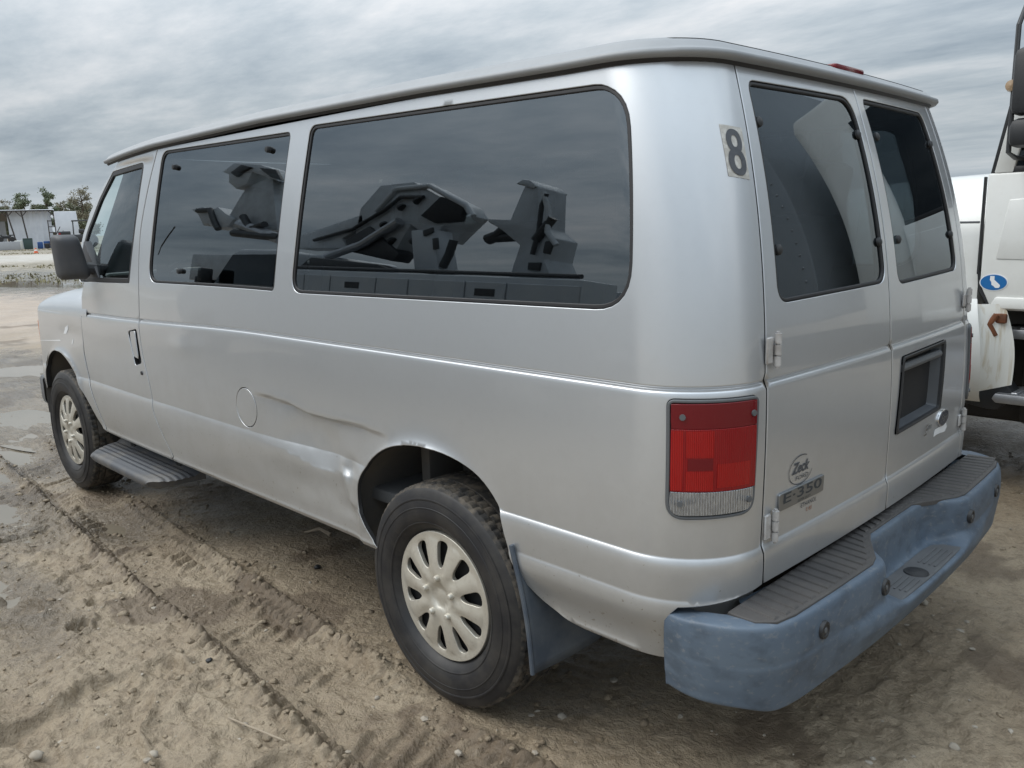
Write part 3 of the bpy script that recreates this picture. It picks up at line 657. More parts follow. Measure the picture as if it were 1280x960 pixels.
# ---- front doors
dfront = [(sx(x), q_) for x, q_ in ((3.02, 1.36), (3.10, 1.24), (3.12, 1.10), (3.11, .9), (3.07, .74), (2.98, .58), (2.90, .452))]
ap = sqs((146, 204), (129, 232), (113, 264), (104, 292), (98, 322))
doorp = bgap[1:]+dfront[::-1]+ap[::-1][:5]+[(ap[0][0]+.06, 1.935), (bgap[1][0], 1.942)]
doorp = [bgap[0]]+bgap[1:-1]+[(bgap[-1][0], .452)]+dfront[::-1]+ap[::-1]+[(ap[0][0]+.05, 1.940)]
dwin = sqs((141, 214.5), (180.5, 202.5), (161.5, 354), (99.5, 352), (101, 318), (109, 288), (124, 249))
dwin = rnd(dwin, [.06, .03, .02, .03, .05, .2, .3], 5)
hand = rnd(sqs((160.5, 414), (171.5, 411), (178, 454), (170, 457)), [.02, .02, .02, .02], 4)
for mir in (False, True):
    sf = SURF_R if mir else SURF
    d = panel('front_door', sf, doorp, [dwin, hand], .05 if mir else .028, PAINT, VAN, r=.0025, depth=.022, gap=.0032, rows=ROWS, bstep=.02, dr=.006, flip=mir)
    gl = panel('window', make_surf(False, -.010, mir, False), inset(dwin, .012), (), .08, CLEAR, d, r=0, flange=False, flip=mir)
    panel('window_seal', make_surf(False, -.002, mir, False), inset(dwin, .0005), [inset(dwin, .024)], .03, SEAL, gl, r=.004, depth=.008, flip=mir)
    hp = np.array(hand); lo, hi = hp.min(0), hp.max(0); mid_ = hp.mean(0)
    panel('handle_recess', make_surf(False, -.020, mir, False), inset(hand, -.004), (), .02, BLACKP, d, r=0, flange=False, flip=mir)
    paddle = inset([(p[0] if p[0] < mid_[0]+.012 else mid_[0]+.012, p[1]) for p in hand], .006)
    panel('door_handle', make_surf(False, -.005, mir, True), [(lo[0]+.012, lo[1]+.05), (mid_[0]+.018, lo[1]+.035), (mid_[0]-.004, hi[1]-.008), (lo[0]+.010, hi[1]-.012)], (), .02, PAINT, d, r=.004, depth=.012, flip=mir)
    s_, q_ = sq(178.5, 466); p = make_surf(False, 0, mir, True)(np.array([s_]), np.array([q_]))[0]
    MB().lathe([(0, .004), (.009, .004), (.011, 0), (.011, -.01)] if not mir else [(0, -.004), (.009, -.004), (.011, 0), (.011, .01)], 'y', 14, p).build('lock', BLACKP, d)

# ---- front fenders, hood, front end
arch_f = smoothp([(2.93, .452), (3.03, .51), (3.165, .64), (3.31, .775), (3.43, .845), (3.56, .878), (3.72, .868), (3.86, .80), (3.935, .70), (3.965, .58)], 5)
arch_f = [(sx(x), z) for x, z in arch_f]
fend = [(sx(XF-.012), .60), (sx(XF-.012), ZB+.002)]+[(sx(3.125), ZB+.002)]+[(a_-.012, b_) for a_, b_ in dfront[2:]]+[(a_, b_) for a_, b_ in arch_f if a_ < dfront[-1][0]-.02]
fend = [(sx(XF-.012), .58), (sx(XF-.012), ZB-.004), (sx(3.118), ZB-.004)]+[(a_-.010, b_) for a_, b_ in dfront[3:]]+arch_f[1:]
for mir in (False, True):
    panel('fender', SURF_R if mir else SURF, fend, (), .03, PAINT, VAN, r=.003, depth=.025, gap=.001, rows=[r_ for r_ in ROWS if r_ < ZB-.01], bstep=.02, dr=.006, flip=mir)
def hood_pt(x, v):
    wb = float(Wd(np.array(x), np.array(1.11)))+.0045; zb = float(q2z(np.array(x), np.array(ZB)))-.012
    H = float(np.interp(x, [3.0, 3.3, 3.7, 3.95, 4.08, 4.15, XF-.005], [.165, .165, .145, .115, .08, .045, .0]))
    return (x, v*wb, zb+H*(1-abs(v)**9)**.5)
vs_ = np.sign(np.linspace(-1, 1, 61))*(1-(1-np.abs(np.linspace(-1, 1, 61)))**1.8)
MB().grid([[hood_pt(x, v) for v in vs_] for x in np.concatenate([np.linspace(3.02, 4.0, 26), np.linspace(4.02, XF-.005, 12)])[::-1]]).build('hood', PAINT, VAN, angle=0)
# grille panel, headlights, bumper at the nose
MB().box((XF-.03, 0, .86), (.06, 1.60, .50), .02).build('front_panel', PAINT, VAN)
gr_ = MB().box((XF+.004, 0, .90), (.03, .98, .26), .012).build('grille', GREYTRIM, VAN)
for i in range(4): MB().box((XF+.022, 0, .815+.057*i), (.014, .92, .018), .004).build('grille_bar', CHROME, gr_)
for s_ in (-1, 1):
    hl = MB().box((XF-.002, s_*.645, .90), (.05, .27, .24), .02).build('headlight', CLEARLENS, VAN)
    MB().box((XF-.055, s_*.86, .90), (.08, .09, .24), .018, rot=-s_*.75).build('turn_signal', AMBER, VAN)
fb = [(4.02, .96), (4.10, .955), (4.18, .90), (4.24, .76), (4.27, .4), (4.28, 0), (4.27, -.4), (4.24, -.76), (4.18, -.90), (4.10, -.955), (4.02, -.96)]
MB().grid([[(x-o_*(.6 if abs(y) < .9 else .1), y*(1-o_*.5 if abs(y) > .9 else 1), z) for x, y in fb] for o_, z in ((.10, .645), (.02, .645), (0, .63), (0, .50), (.02, .47), (.10, .46))]).build('front_bumper', GREYTRIM, VAN)
# windscreen with pillars
ws = []
for k in np.linspace(0, 1, 10):
    x0, z0, y0 = 3.20-.43*k, 1.335+.585*k, .86-.10*k
    ws.append([(x0-.16*abs(v)**2.2, v*y0, z0) for v in np.linspace(-1, 1, 17)])
MB().grid(ws).build('windscreen', CLEAR, VAN, angle=0)
for s_ in (-1, 1):
    MB().tube([Vector(r_[-1 if s_ > 0 else 0])+Vector((-.012, s_*.012, 0)) for r_ in ws], [.034]*10, 10).build('windscreen_pillar', PAINT, VAN)
MB().tube([Vector(p) for p in ws[-1]], .03, 8).build('windscreen_header', PAINT, VAN)
MB().box((3.08, 0, 1.30), (.30, 1.66, .06), .02).build('cowl', BLACKP, VAN)

# ---- roof, drip rail
def zrim(x): return float(np.interp(x, [-.85, -.47, .1, 1.07, 2.07, 2.8], [1.937, 1.942, 1.956, 1.966, 1.955, 1.930]))
path = []
for s_ in np.concatenate([np.linspace(sx(2.80), -.02, 60), np.linspace(0, QC, 14), np.linspace(QC+.05, SMID, 12)]):
    p = base_pt(np.array(s_), np.array(1.95)); z = zrim(p[0]); p = base_pt(np.array(s_), np.array(z)); path.append(np.array([p[0], p[1], z]))
full = path+[p*np.array([1, -1, 1]) for p in path[::-1][1:]]
def outn(i):
    a, b_ = full[max(i-1, 0)], full[min(i+1, len(full)-1)]; t_ = b_-a; n_ = np.array([-(-t_[1]), -t_[0], 0]); n_ = np.array([t_[1], -t_[0], 0]); n_ /= np.linalg.norm(n_); return -n_ if n_@(full[i]-np.array([1, 0, 1.95])) < 0 else n_
ON = [outn(i) for i in range(len(full))]
rise = lambda i: 0.0
prof = [(-.014, -.006), (.012, -.010), (.024, -.008), (.029, 0), (.028, .008), (.018, .012), (.010, .018), (.000, .030), (-.016, .040)]
rail = MB().grid([[p+n_*o_*(1.0 if p[0] > -.75 else 1.25)+np.array([0, 0, z_]) for p, n_ in zip(full, ON)] for o_, z_ in prof])
front = [(2.80+.07*(1-v*v), v*abs(full[0][1]), 1.932) for v in np.linspace(-1, 1, 14)]
rim = [p-n_*.016+np.array([0, 0, .040]) for p, n_ in zip(full, ON)]
loop = rim+[np.array(p)+np.array([0, 0, .03]) for p in front[1:-1]]
rows = []
for k in np.linspace(0, 1, 16):
    rows.append([np.array([p[0]*(1-k)+min(max(p[0], -.2), 2.3)*k, p[1]*(1-k), p[2]*(1-k)+(1.985+.015)*k+.055*(1-(1-k)**2.6)-.0*k]) for p in loop])
RF = MB().grid(rows, True).build('roof', PAINT, VAN, angle=0)
RAILM = mat('weathered_rail_paint', (.30, .31, .32), .6, .3, .0, n_scale=12, n_amt=.45, n_col=(.25, .26, .27), n_lo=.45, n_hi=.7)
rail.build('drip_rail', RAILM, RF, angle=0)
seam = MB().grid([[p+n_*o_+np.array([0, 0, z_]) for p, n_ in zip(full, ON)] for o_, z_ in ((.0075, -.019), (.011, -.015), (.014, -.009))])
seam.build('drip_seam_shade', SEAL, RF, angle=0)  # black strip: seam sealant, with the shadow under the rail painted in
p_ = onp(1030, 76, 0, -.87); MB().box((-.812, 0, 1.975), (.05, .20, .020), .008).build('brake_light', RED_DARK, RF)

# ---- rear doors
hs2 = 2*SMID-hs
ld = [(hs, hb), (SMID, hb), (SMID, ht), (hs, ht)]; rd = [(SMID, hb), (hs2, hb), (hs2, ht), (SMID, ht)]
lw = rnd(sqs((933.5, 99), (1064, 122), (1108, 353), (973, 380)), [.035, .085, .055, .055], 8)
rw = rnd(sqs((1077, 123), (1152, 141), (1196.5, 337), (1123, 356)), [.03, .05, .05, .05], 8)
lic = rnd(sqs((1125.5, 446), (1179.5, 424), (1172, 511), (1116, 544)), [.012]*4, 3)
g = make_surf(False, -.009, False, False); rr = make_surf(False, -.003, False, False)
RD = []
for nm, out_, w_, hl, st in (('left', ld, lw, [], .03), ('right', rd, rw, [lic], .03)):
    d = panel('rear_door', SURF, out_, [w_]+hl, st, PAINT, VAN, r=.0025, depth=.024, gap=.0032, rows=ROWS, bstep=.02, dr=.006); RD.append(d)
    d['label'] = 'left rear door with the model badge' if nm == 'left' else 'right rear door with the empty licence plate recess'
    gl = panel('window', g, inset(w_, .002), (), .08, PRIVR, d, r=0, flange=False)
    panel('window_seal', rr, inset(w_, .0005), [inset(w_, .011)], .03, SEAL, gl, r=.004, depth=.008)
for d, pts in ((RD[0], ((951, 151), (1074.5, 167), (976, 311.5), (1101, 302))), (RD[1], ((1098, 170), (1125, 299), (1164.5, 179.5), (1190, 292.5)))):
    for u, v in pts:
        s_, q_ = sq(u, v); p = g(np.array([s_]), np.array([q_]))[0]; n_ = base_n(np.array([s_]), np.array([q_]))[0]
        MB().tube([p+n_*.001, p+n_*.007, p+n_*.011], [.014, .013, .007], 14).build('window_stud', BLACKP, d)
# licence plate recess
NB = make_surf(False, -.075, False, False)
def lp(poly, off): a = np.array(poly); return [tuple(x) for x in make_surf(False, off, False, True)(a[:, 0], a[:, 1])]
DPL = mat('recess_plastic', (.055, .062, .072), .5, n_scale=5, n_amt=.6, n_col=(.10, .105, .11))
l0 = dens(lic, .05); c_ = np.array(l0).mean(0)
shr = lambda k, dz=0: [(c_[0]+(p[0]-c_[0])*k, c_[1]+(p[1]-c_[1])*k+dz) for p in l0]
MB().grid([lp(shr(1.0), .004), lp(shr(.97), .007), lp(shr(.91), .004), lp(shr(.90), -.01)], True).build('licence_frame', BLACKP, RD[1])
bx_ = lp(shr(.72, .005), -.075); rec = MB().grid([lp(shr(.905), -.004), lp(shr(.80), -.060), bx_], True); rec.add(bx_, [tuple(range(len(bx_)))[::-1]])
rec.build('licence_recess', DPL, RD[1])
lt = np.array(lic); s0, s1, qt = lt[:, 0].min()+.03, lt[:, 0].max()-.03, lt[:, 1].max()
pa, pb = make_surf(False, -.012, False, True)(np.array([s0, s1]), np.array([qt-.045, qt-.045]))
MB().tube([pa, pb], .014, 10).build('plate_lamp_bar', GREYTRIM, RD[1])
# hinges
def hinge_at(u, v, door, mir=1):
    s_, q_ = sq(u, v); p = base_pt(np.array(s_), np.array(q_)); n_ = base_n(np.array([s_]), np.array([q_]))[0]
    t_ = base_pt(np.array(s_+.01), np.array(q_))-p; t_ /= np.linalg.norm(t_); p = Vector(p+n_*.018); t_ = Vector(t_); z_ = Vector((0, 0, 1))
    M_ = Matrix((t_, Vector(n_), z_)).transposed().to_4x4()
    h = MB().box(p+t_*(-.022*mir)-Vector(n_)*.010, (.028, .008, .066), .003, rot=M_)
    h.box(p+t_*(.020*mir)-Vector(n_)*.010, (.024, .008, .044), .003, rot=M_)
    hh = h.build('hinge', HINGE, door)
    k = MB()
    for dz in (-.028, 0, .028): k.tube([p+z_*(dz-.012), p+z_*(dz+.012)], .0092, 12)
    k.tube([p-z_*.045, p+z_*.045], .005, 10); k.build('hinge_pin', HINGE, door)
hinge_at(964, 437, RD[0]); hinge_at(961, 655, RD[0])
for q_ in (sq(964, 437)[1]+.0, sq(961, 655)[1]):
    pp = base_pt(np.array(hs2), np.array(q_)); uv = _proj(pp); hinge_at(float(uv[0]), float(uv[1]), RD[1], -1)
# stickers, badges
DEC = make_surf(False, .0012, False, True); DEC2 = make_surf(False, .0035, False, True); DEC3 = make_surf(False, .0065, False, True)
pl = sqs((899, 155), (926.6, 160), (937, 224.6), (910.8, 220))
NS = panel('number_sticker', DEC, pl, (), .03, PLATE, VAN, r=0, depth=.001, label='worn vinyl sticker with a dark number 8')
pc = np.array(pl).mean(0); ax_ = (np.array(pl[3])-np.array(pl[0])); bx2 = (np.array(pl[1])-np.array(pl[0]))
for i_, (oy, ow, oh, iw, ih) in enumerate(((-.205, .355, .235, .135, .115), (.200, .40, .262, .155, .135))):
    tq = np.linspace(0, 2*np.pi, 40, endpoint=False); off_ = make_surf(False, .0021+.0003*i_, False, True)
    lo_ = [pc+bx2*(w2*np.sign(np.cos(tq))*np.abs(np.cos(tq))**.85)[:, None]+ax_*(oy+h2*np.sin(tq))[:, None] for w2, h2 in ((ow, oh), (iw, ih))]
    MB().grid([list(off_(l_[:, 0], l_[:, 1])) for l_ in lo_], True).build('numeral', INK, NS, smooth=False)
bd = sqs((969.4, 617.5), (1025.6, 592), (1025, 610.5), (968.7, 641)); bl_, bt_ = (bd[0][0]+bd[3][0])/2, (bd[0][1]+bd[1][1])/2; br_, bb_ = (bd[1][0]+bd[2][0])/2, (bd[2][1]+bd[3][1])/2
BG = panel('model_badge', DEC3, rnd([(bl_, bb_), (br_, bb_), (br_, bt_), (bl_, bt_)], .006, 3), (), .03, mat('badge_plate', (.26, .27, .28), .3, .8), RD[0], r=.003, depth=.006)
bcx, bh = (bl_+br_)/2, bt_-bb_
BINK = make_surf(False, .0072, False, True)
text_on('badge_lettering', BINK, 'E·350', bh*.80, (bcx, bb_+bh*.62), BADGE_INK, BG, bold=.0004, sx_=(br_-bl_)*.86/(bh*.80*2.2))
text_on('badge_small_lettering', BINK, 'SUPER DUTY', bh*.20, (bcx+.01, bb_+bh*.16), BADGE_INK, BG, sx_=1.25)
zc_ = sq(998.6, 586); zt = make_surf(False, .0016, False, True)
el_ = lambda a, b_, t_: (zc_[0]+a*math.cos(t_), zc_[1]+b_*math.sin(t_))
ZS = None
tt = np.linspace(math.radians(62), math.radians(345), 60)
ring = [el_(.062, .040, t_) for t_ in tt]; ring2 = [el_(.060, .0375, t_) for t_ in tt]
ra_ = zt(np.array([p[0] for p in ring]), np.array([p[1] for p in ring])); rb_ = zt(np.array([p[0] for p in ring2]), np.array([p[1] for p in ring2]))
ZS = MB().grid([list(ra_), list(rb_)]).build('dealer_sticker', INK, RD[0], smooth=False)
text_on('sticker_lettering', zt, 'Zeck', .040, (zc_[0]-.004, zc_[1]+.006), INK, ZS, shear=.35, bold=.001)
text_on('sticker_small_lettering', zt, 'FORD', .016, (zc_[0]+.006, zc_[1]-.021), INK, ZS, shear=.2, sx_=1.6)
z2 = sq(1007, 631)
EL = empty('d'); bpy.data.objects.remove(EL)
text_on('lower_sticker_lettering', zt, 'ETHANOL', .017, (z2[0]+.004, z2[1]+.008), INK, RD[0], sx_=1.1)
text_on('lower_sticker_lettering', zt, 'E-85', .015, (z2[0]+.008, z2[1]-.010), mat('faded_orange_ink', (.28, .12, .07), .5), RD[0], sx_=1.2)
oc = sq(1175.5, 521.5); tl = np.linspace(0, 2*np.pi, 40, endpoint=False)
OV = panel('oval_emblem', DEC3, [(oc[0]+.058*math.cos(a), oc[1]+.030*math.sin(a)) for a in tl], (), .02, CHROME, RD[1], r=.003, depth=.006)
panel('emblem_field', make_surf(False, .0075, False, True), [(oc[0]+.050*math.cos(a), oc[1]+.0245*math.sin(a)) for a in tl], (), .02, mat('emblem_blue', (.012, .018, .035), .25, coat=.6), OV, r=0, depth=.001)
text_on('emblem_script', make_surf(False, .0082, False, True), 'Ford', .036, (oc[0], oc[1]), CHROME, OV, shear=.4)
lt_ = sq(1154, 537.5); text_on('script_badge', DEC3, 'E', .050, (lt_[0]-.01, lt_[1]), CHROME, RD[1], shear=.4, bold=.001); text_on('script_badge_remnant', zt, 'con', .030, (lt_[0]+.04, lt_[1]+.004), GREYTRIM, RD[1], shear=.4)
sc_ = sqs((1164, 546), (1166, 537), (1172, 533), (1180, 527), (1181, 533), (1178, 539), (1172, 541), (1168, 543))
panel('paint_scrape', zt, sc_, (), .02, mat('bare_primer', (.72, .73, .74), .6), RD[1], r=0, depth=.0005)
sc2 = [sqs((80, 417), (82, 409), (85, 406.5), (85.5, 411), (83, 417)), sqs((90.5, 429), (91.5, 424), (92.2, 424), (91.5, 431)), sqs((76, 424.5), (76.5, 421), (77.6, 421), (77, 426))]
for p_ in sc2: panel('paint_scrape', make_surf(True, .0015), p_, (), .03, MATS['bare_primer'], VAN, r=0, depth=.0005)

# ---- tail lights (left from the photograph, right mirrored)
for mir in (False, True):
    TL = panel('tail_light', make_surf(False, .0125, mir, False), inset(lampo, .001), [inset(lampo, .009)], .02, GREYTRIM, VAN, r=.003, depth=.02, flip=mir)
    lin = np.array(inset(lampo, .0085)); a0, b0 = lin.min(0); a1, b1 = lin.max(0); H_ = b1-b0
    panel('lamp_backing', make_surf(False, -.012, mir, False), inset(lampo, .004), (), .03, GAP, TL, r=0, flange=False, flip=mir)
    def clip_rect(x0, x1, y0, y1, bot=False):
        if bot: return rnd([(x0, y0), (x1, y0+.004), (x1, y1), (x0, y1)], [.030, .028, .002, .002], 5)
        return [(x0, y0), (x1, y0), (x1, y1), (x0, y1)]
    lens = make_surf(False, .0145, mir, False); lens2 = make_surf(False, .0152, mir, False)
    def at_(f, g_): return a0+(a1-a0)*f, b0+H_*g_
    y1_, y2_ = b0+H_*.225, b0+H_*.775
    xa0, xa1 = a0+.002, a1-.002
    panel('clear_lens', lens, clip_rect(xa0, xa1-.006, b0+.002, y1_, True), (), .02, CLEARLENS, TL, r=.002, depth=.006, flip=mir)
    rl = panel('red_lens', lens, clip_rect(xa0, xa1, y1_, y2_), (), .02, RED, TL, r=.002, depth=.006, flip=mir)
    panel('upper_red_lens', lens, clip_rect(xa0, xa1, y2_, b1-.002), (), .02, RED_DARK, TL, r=.002, depth=.006, flip=mir)
    W_ = a1-a0
    for (f0, f1, g0, g1, m_) in ((.02, .14, .24, .76, RED_BRIGHT), (.17, .46, .53, .76, RED_BRIGHT), (.17, .46, .24, .41, RED_BRIGHT), (.50, .90, .26, .47, RED_BRIGHT), (.19, .45, .42, .52, RED_DARK)):
        panel('lens_facet', lens2, [(a0+W_*f0, b0+H_*g0), (a0+W_*f1, b0+H_*g0), (a0+W_*f1, b0+H_*g1), (a0+W_*f0, b0+H_*g1)], (), .02, m_, rl, r=0, depth=.0005, flip=mir)
    for f0, g0 in ((.13, .88), (.93, .88), (.12, .12), (.90, .12)):
        p = make_surf(False, .0155, mir, False)(np.array([a0+W_*f0]), np.array([b0+H_*g0]))[0]; n_ = base_n(np.array([a0+W_*f0]), np.array([b0+H_*g0]))[0]*(np.array([1, -1, 1]) if mir else 1)
        MB().tube([p-n_*.004, p+n_*.003], .0075, 10).build('lamp_screw', GREYTRIM, TL)

# ---- wheels
def wheel_parts(parent):
    # tyre with shoulder lugs and circumferential grooves, axis y, outer face +y
    cols = [(.205, .066), (.217, .086), (.235, .108), (.262, .1215), (.29, .1235), (.318, .120), (.338, .114), (.352, .1085), (.360, .104), (.367, .098), (.371, .0935)]
    tread = [.0930, .088, .080, .0718, .0712, .066, .0653, .052, .038, .0372, .031, .0303, .016, .008, .0072, .0012, .0]
    prof = [(r_, y_) for r_, y_ in cols]
    tr_ = [(None, y_) for y_ in tread]+[(None, -y_) for y_ in tread[::-1][1:]]
    prof2 = [(r_, -y_) for r_, y_ in cols[::-1]]
    NA = 288; vv = []; P_ = prof+tr_+prof2; m_ = len(P_)
    for k in range(NA):
        th = 2*math.pi*k/NA; lug = (k % 4) >= 1; lug2 = ((k+2) % 4) >= 1
        for i, (r_, y_) in enumerate(P_):
            if r_ is None:
                ay = abs(y_); rr_ = .3745-.004*(ay/.093)**2
                if .0653 < ay < .0715 or .0305 < ay < .0375: rr_ -= .008
                elif ay >= .0715: rr_ -= 0 if lug else .0050
                elif .0375 <= ay <= .0653: rr_ -= 0 if lug2 else .005
            else:
                rr_ = r_
                if r_ > .362 and not lug: rr_ -= .0035
            vv.append((rr_*math.cos(th), y_, rr_*math.sin(th)))
    ff = []
    for k in range(NA):
        for i in range(m_-1):
            a, b_ = k*m_+i, ((k+1) % NA)*m_+i; ff.append((a, a+1, b_+1, b_))
    ty = MB().add(vv, ff).build('tyre', [TYRE, TREAD], parent, angle=40)
    idx = [1 if (8 <= (f_ % (m_-1)) < m_-9) else 0 for f_ in range(len(ff))]; ty.data.polygons.foreach_set('material_index', idx)
    # raised ring and lettering band on the sidewall
    MB().lathe([(.322, .1185), (.326, .1212), (.331, .1185)], 'y', 96).lathe([(.246, .1155), (.249, .1185), (.252, .1175)], 'y', 96).lathe([(.296, .1232), (.2985, .1250), (.301, .1228)], 'y', 96).build('sidewall_ring', TYRE, ty, angle=0, kind='stuff')
    def hsurf(a, b_):
        r_ = np.hypot(a, b_); h_ = .100+.016*np.clip(1-(r_/.19)**2, 0, 1)+.0035*np.cos(10*(np.arctan2(b_, a)-2*math.pi*.085))*sstep(r_, .05, .10)*(1-sstep(r_, .185, .2))-.010*(1-sstep(r_, .028, .05))+.0*r_-.006*gauss(r_, .035, .014)
        return np.stack([-a, h_, b_], -1)
    circle = [(.216*math.cos(a), .216*math.sin(a)) for a in np.linspace(0, 2*np.pi, 90, endpoint=False)]
    slots = []
    for k in range(10):
        a = 2*math.pi*(k+.35)/10
        pts = smoothp([(.102, .003), (.116, .0145), (.148, .0225), (.178, .0265), (.188, .015), (.189, -.006), (.179, -.019), (.150, -.0145), (.118, -.008)], 4, True)
        slots.append([(x*math.cos(a)-y*math.sin(a), x*math.sin(a)+y*math.cos(a)) for x, y in pts])
    cv = panel('wheel_cover', hsurf, circle, slots, .012, COVER, parent, r=.0028, depth=.014, bstep=.007)
    MB().lathe([(0, .070), (.200, .070), (.206, .080)], 'y', 64).build('wheel_rim', GAP, parent)
    for k in range(5):
        a = 2*math.pi*(k+.2)/5; c3 = (.066*math.cos(a), .106, .066*math.sin(a))
        MB().lathe([(.0, .022), (.008, .021), (.0105, .016), (.0115, .0), (.0155, -.001), (.016, -.006)], 'y', 12, c3).build('lug_nut', COVER, cv)
W0 = bpy.data.objects.new('wheel', None); link(W0, VAN); W0.location = (0, .875, .374); wheel_parts(W0)
def copy_tree(o, parent):
    c3 = o.copy(); COL.objects.link(c3); c3.parent = parent
    for ch in list(o.children): copy_tree(ch, c3)
    return c3
for (x, y, rz, ry) in ((3.505, .875, 0, .5), (0, -.875, math.pi, .2), (3.505, -.875, math.pi, .9)):
    w_ = copy_tree(W0, VAN); w_.location = (x, y, .374); w_.rotation_euler = (0, ry, rz)
W0.rotation_euler = (0, .0, 0)

# ---- wheel wells, underbody
for ax_x, r_ in ((.045, .445), (3.545, .455)):
    for s_ in (1, -1):
        th = np.linspace(math.radians(-12), math.radians(192), 26)
        MB().grid([[(ax_x+r_*math.cos(t_), s_*y_, .50+r_*.93*math.sin(t_)) for t_ in th] for y_ in (.955, .935, .75, .62)]).build('wheel_well', LINER, VAN, angle=0)
        MB().prism([(ax_x-.46, .42), (ax_x+.46, .42), (ax_x+.46, .78), (ax_x+.25, .90), (ax_x-.25, .90), (ax_x-.42, .78)], s_*.60, s_*.62).build('wheel_well_wall', LINER, VAN)
bm_ = MB().box((.30, .70, .70), (.05, .16, .36), .01).box((-.05, .66, .80), (.6, .08, .06), .01); bm_.build('suspension_bracket', LINER, VAN)
MB().box((1.75, 0, .47), (2.5, 1.80, .10), .02).box((-.62, 0, .47), (.5, 1.72, .10), .02).box((1.5, .45, .38), (4.2, .09, .16), .01).box((1.5, -.45, .38), (4.2, .09, .16), .01).box((.0, 0, .50), (.9, 1.15, .08), .02).box((3.55, 0, .5), (1.0, 1.15, .2), .02).build('chassis', UNDER, VAN)
MB().tube([(0, .75, .374), (0, -.75, .374)], .05, 12).lathe([(0, -.15), (.12, -.1), (.15, 0), (.12, .1), (0, .15)], 'y', 18, (0, 0, .374)).build('rear_axle', UNDER, VAN)
MB().tube([(3.505, .75, .374), (3.505, -.75, .374)], .05, 12).build('front_axle', UNDER, VAN)
MB().tube([(2.6, -.25, .36), (.9, -.3, .36), (.5, -.35, .42), (-.4, -.4, .42), (-.9, -.55, .38)], .035, 10).lathe([(0, -.35), (.11, -.32), (.11, .32), (0, .35)], 'x', 16, (1.6, -.28, .36)).build('exhaust', UNDER, VAN)
# ---- mud flap behind the rear wheel
fl = []
for k in np.linspace(0, 1, 14):
    z = .652-.377*k; x = -.352-.068*k**1.3-.02*math.sin(k*math.pi); ins = .0 if k < .75 else .05*((k-.75)/.25)**2
    fl.append([(x-.070*((1.008-y)/.29)**1.3*(.2+.8*k), y, z+.055*k*((1.008-y)/.29)**2.2) for y in np.linspace(.72, 1.008-.004*k, 12)])
fo = MB().grid(fl).build('mud_flap', mat('blue_black_rubber', (.052, .068, .092), .55, n_scale=8, n_amt=.7, n_col=(.11, .125, .14), n_lo=.42, n_hi=.65), VAN, angle=0)
so_ = fo.modifiers.new('s', 'SOLIDIFY'); so_.thickness = .010; so_.offset = 0
MB().tube([Vector(r_[-1])+Vector((-.004, -.003, 0)) for r_ in fl], .007, 8).build('flap_edge', MATS['blue_black_rubber'], fo)
fo2 = fo.copy(); fo2.data = fo.data; COL.objects.link(fo2); fo2.scale = (1, -1, 1)

# ---- running board under the front door
def rb_row(y, z): return [(x, y, z) for x in np.linspace(2.0, 3.02, 40)]
RBM = mat('running_board_plastic', (.062, .066, .074), .5, n_scale=7, n_amt=.6, n_col=(.14, .125, .105), n_lo=.45, n_hi=.65)
pr_ = [(.83, .40), (.86, .392), (.88, .372)]
for i in range(5):
    y0 = .892+.032*i; pr_ += [(y0, .366), (y0+.006, .371), (y0+.018, .371), (y0+.024, .366)]
pr_ += [(1.062, .367), (1.078, .360), (1.086, .345), (1.078, .322), (1.04, .312), (.83, .318)]
def endin(x, y): # rounded plan ends
    t_ = max(0, (y-.84)/.24); lo_ = 2.0+.10*max(0, t_-.55)**2/.2025; hi_ = 3.04-.16*t_**2; return lo_, hi_
rows = []
for f_ in np.linspace(0, 1, 36):
    rw_ = []
    for y, z in pr_:
        lo_, hi_ = endin(0, y); e_ = min(1, min(f_, 1-f_)*36/1.5); rw_.append((lo_+(hi_-lo_)*f_, y, .345+(z-.345)*(.55+.45*e_)))
    rows.append(rw_)
rbm = MB().grid(rows); n_ = len(pr_); rbm.f += [tuple(range(n_)), tuple(range(35*n_, 36*n_))[::-1]]
RB = rbm.build('running_board', RBM, VAN, angle=50)
for x in (2.2, 2.8): MB().box((x, .82, .39), (.06, .12, .05), .006).build('board_bracket', UNDER, RB)
rb2 = RB.copy(); COL.objects.link(rb2); rb2.scale = (1, -1, 1)
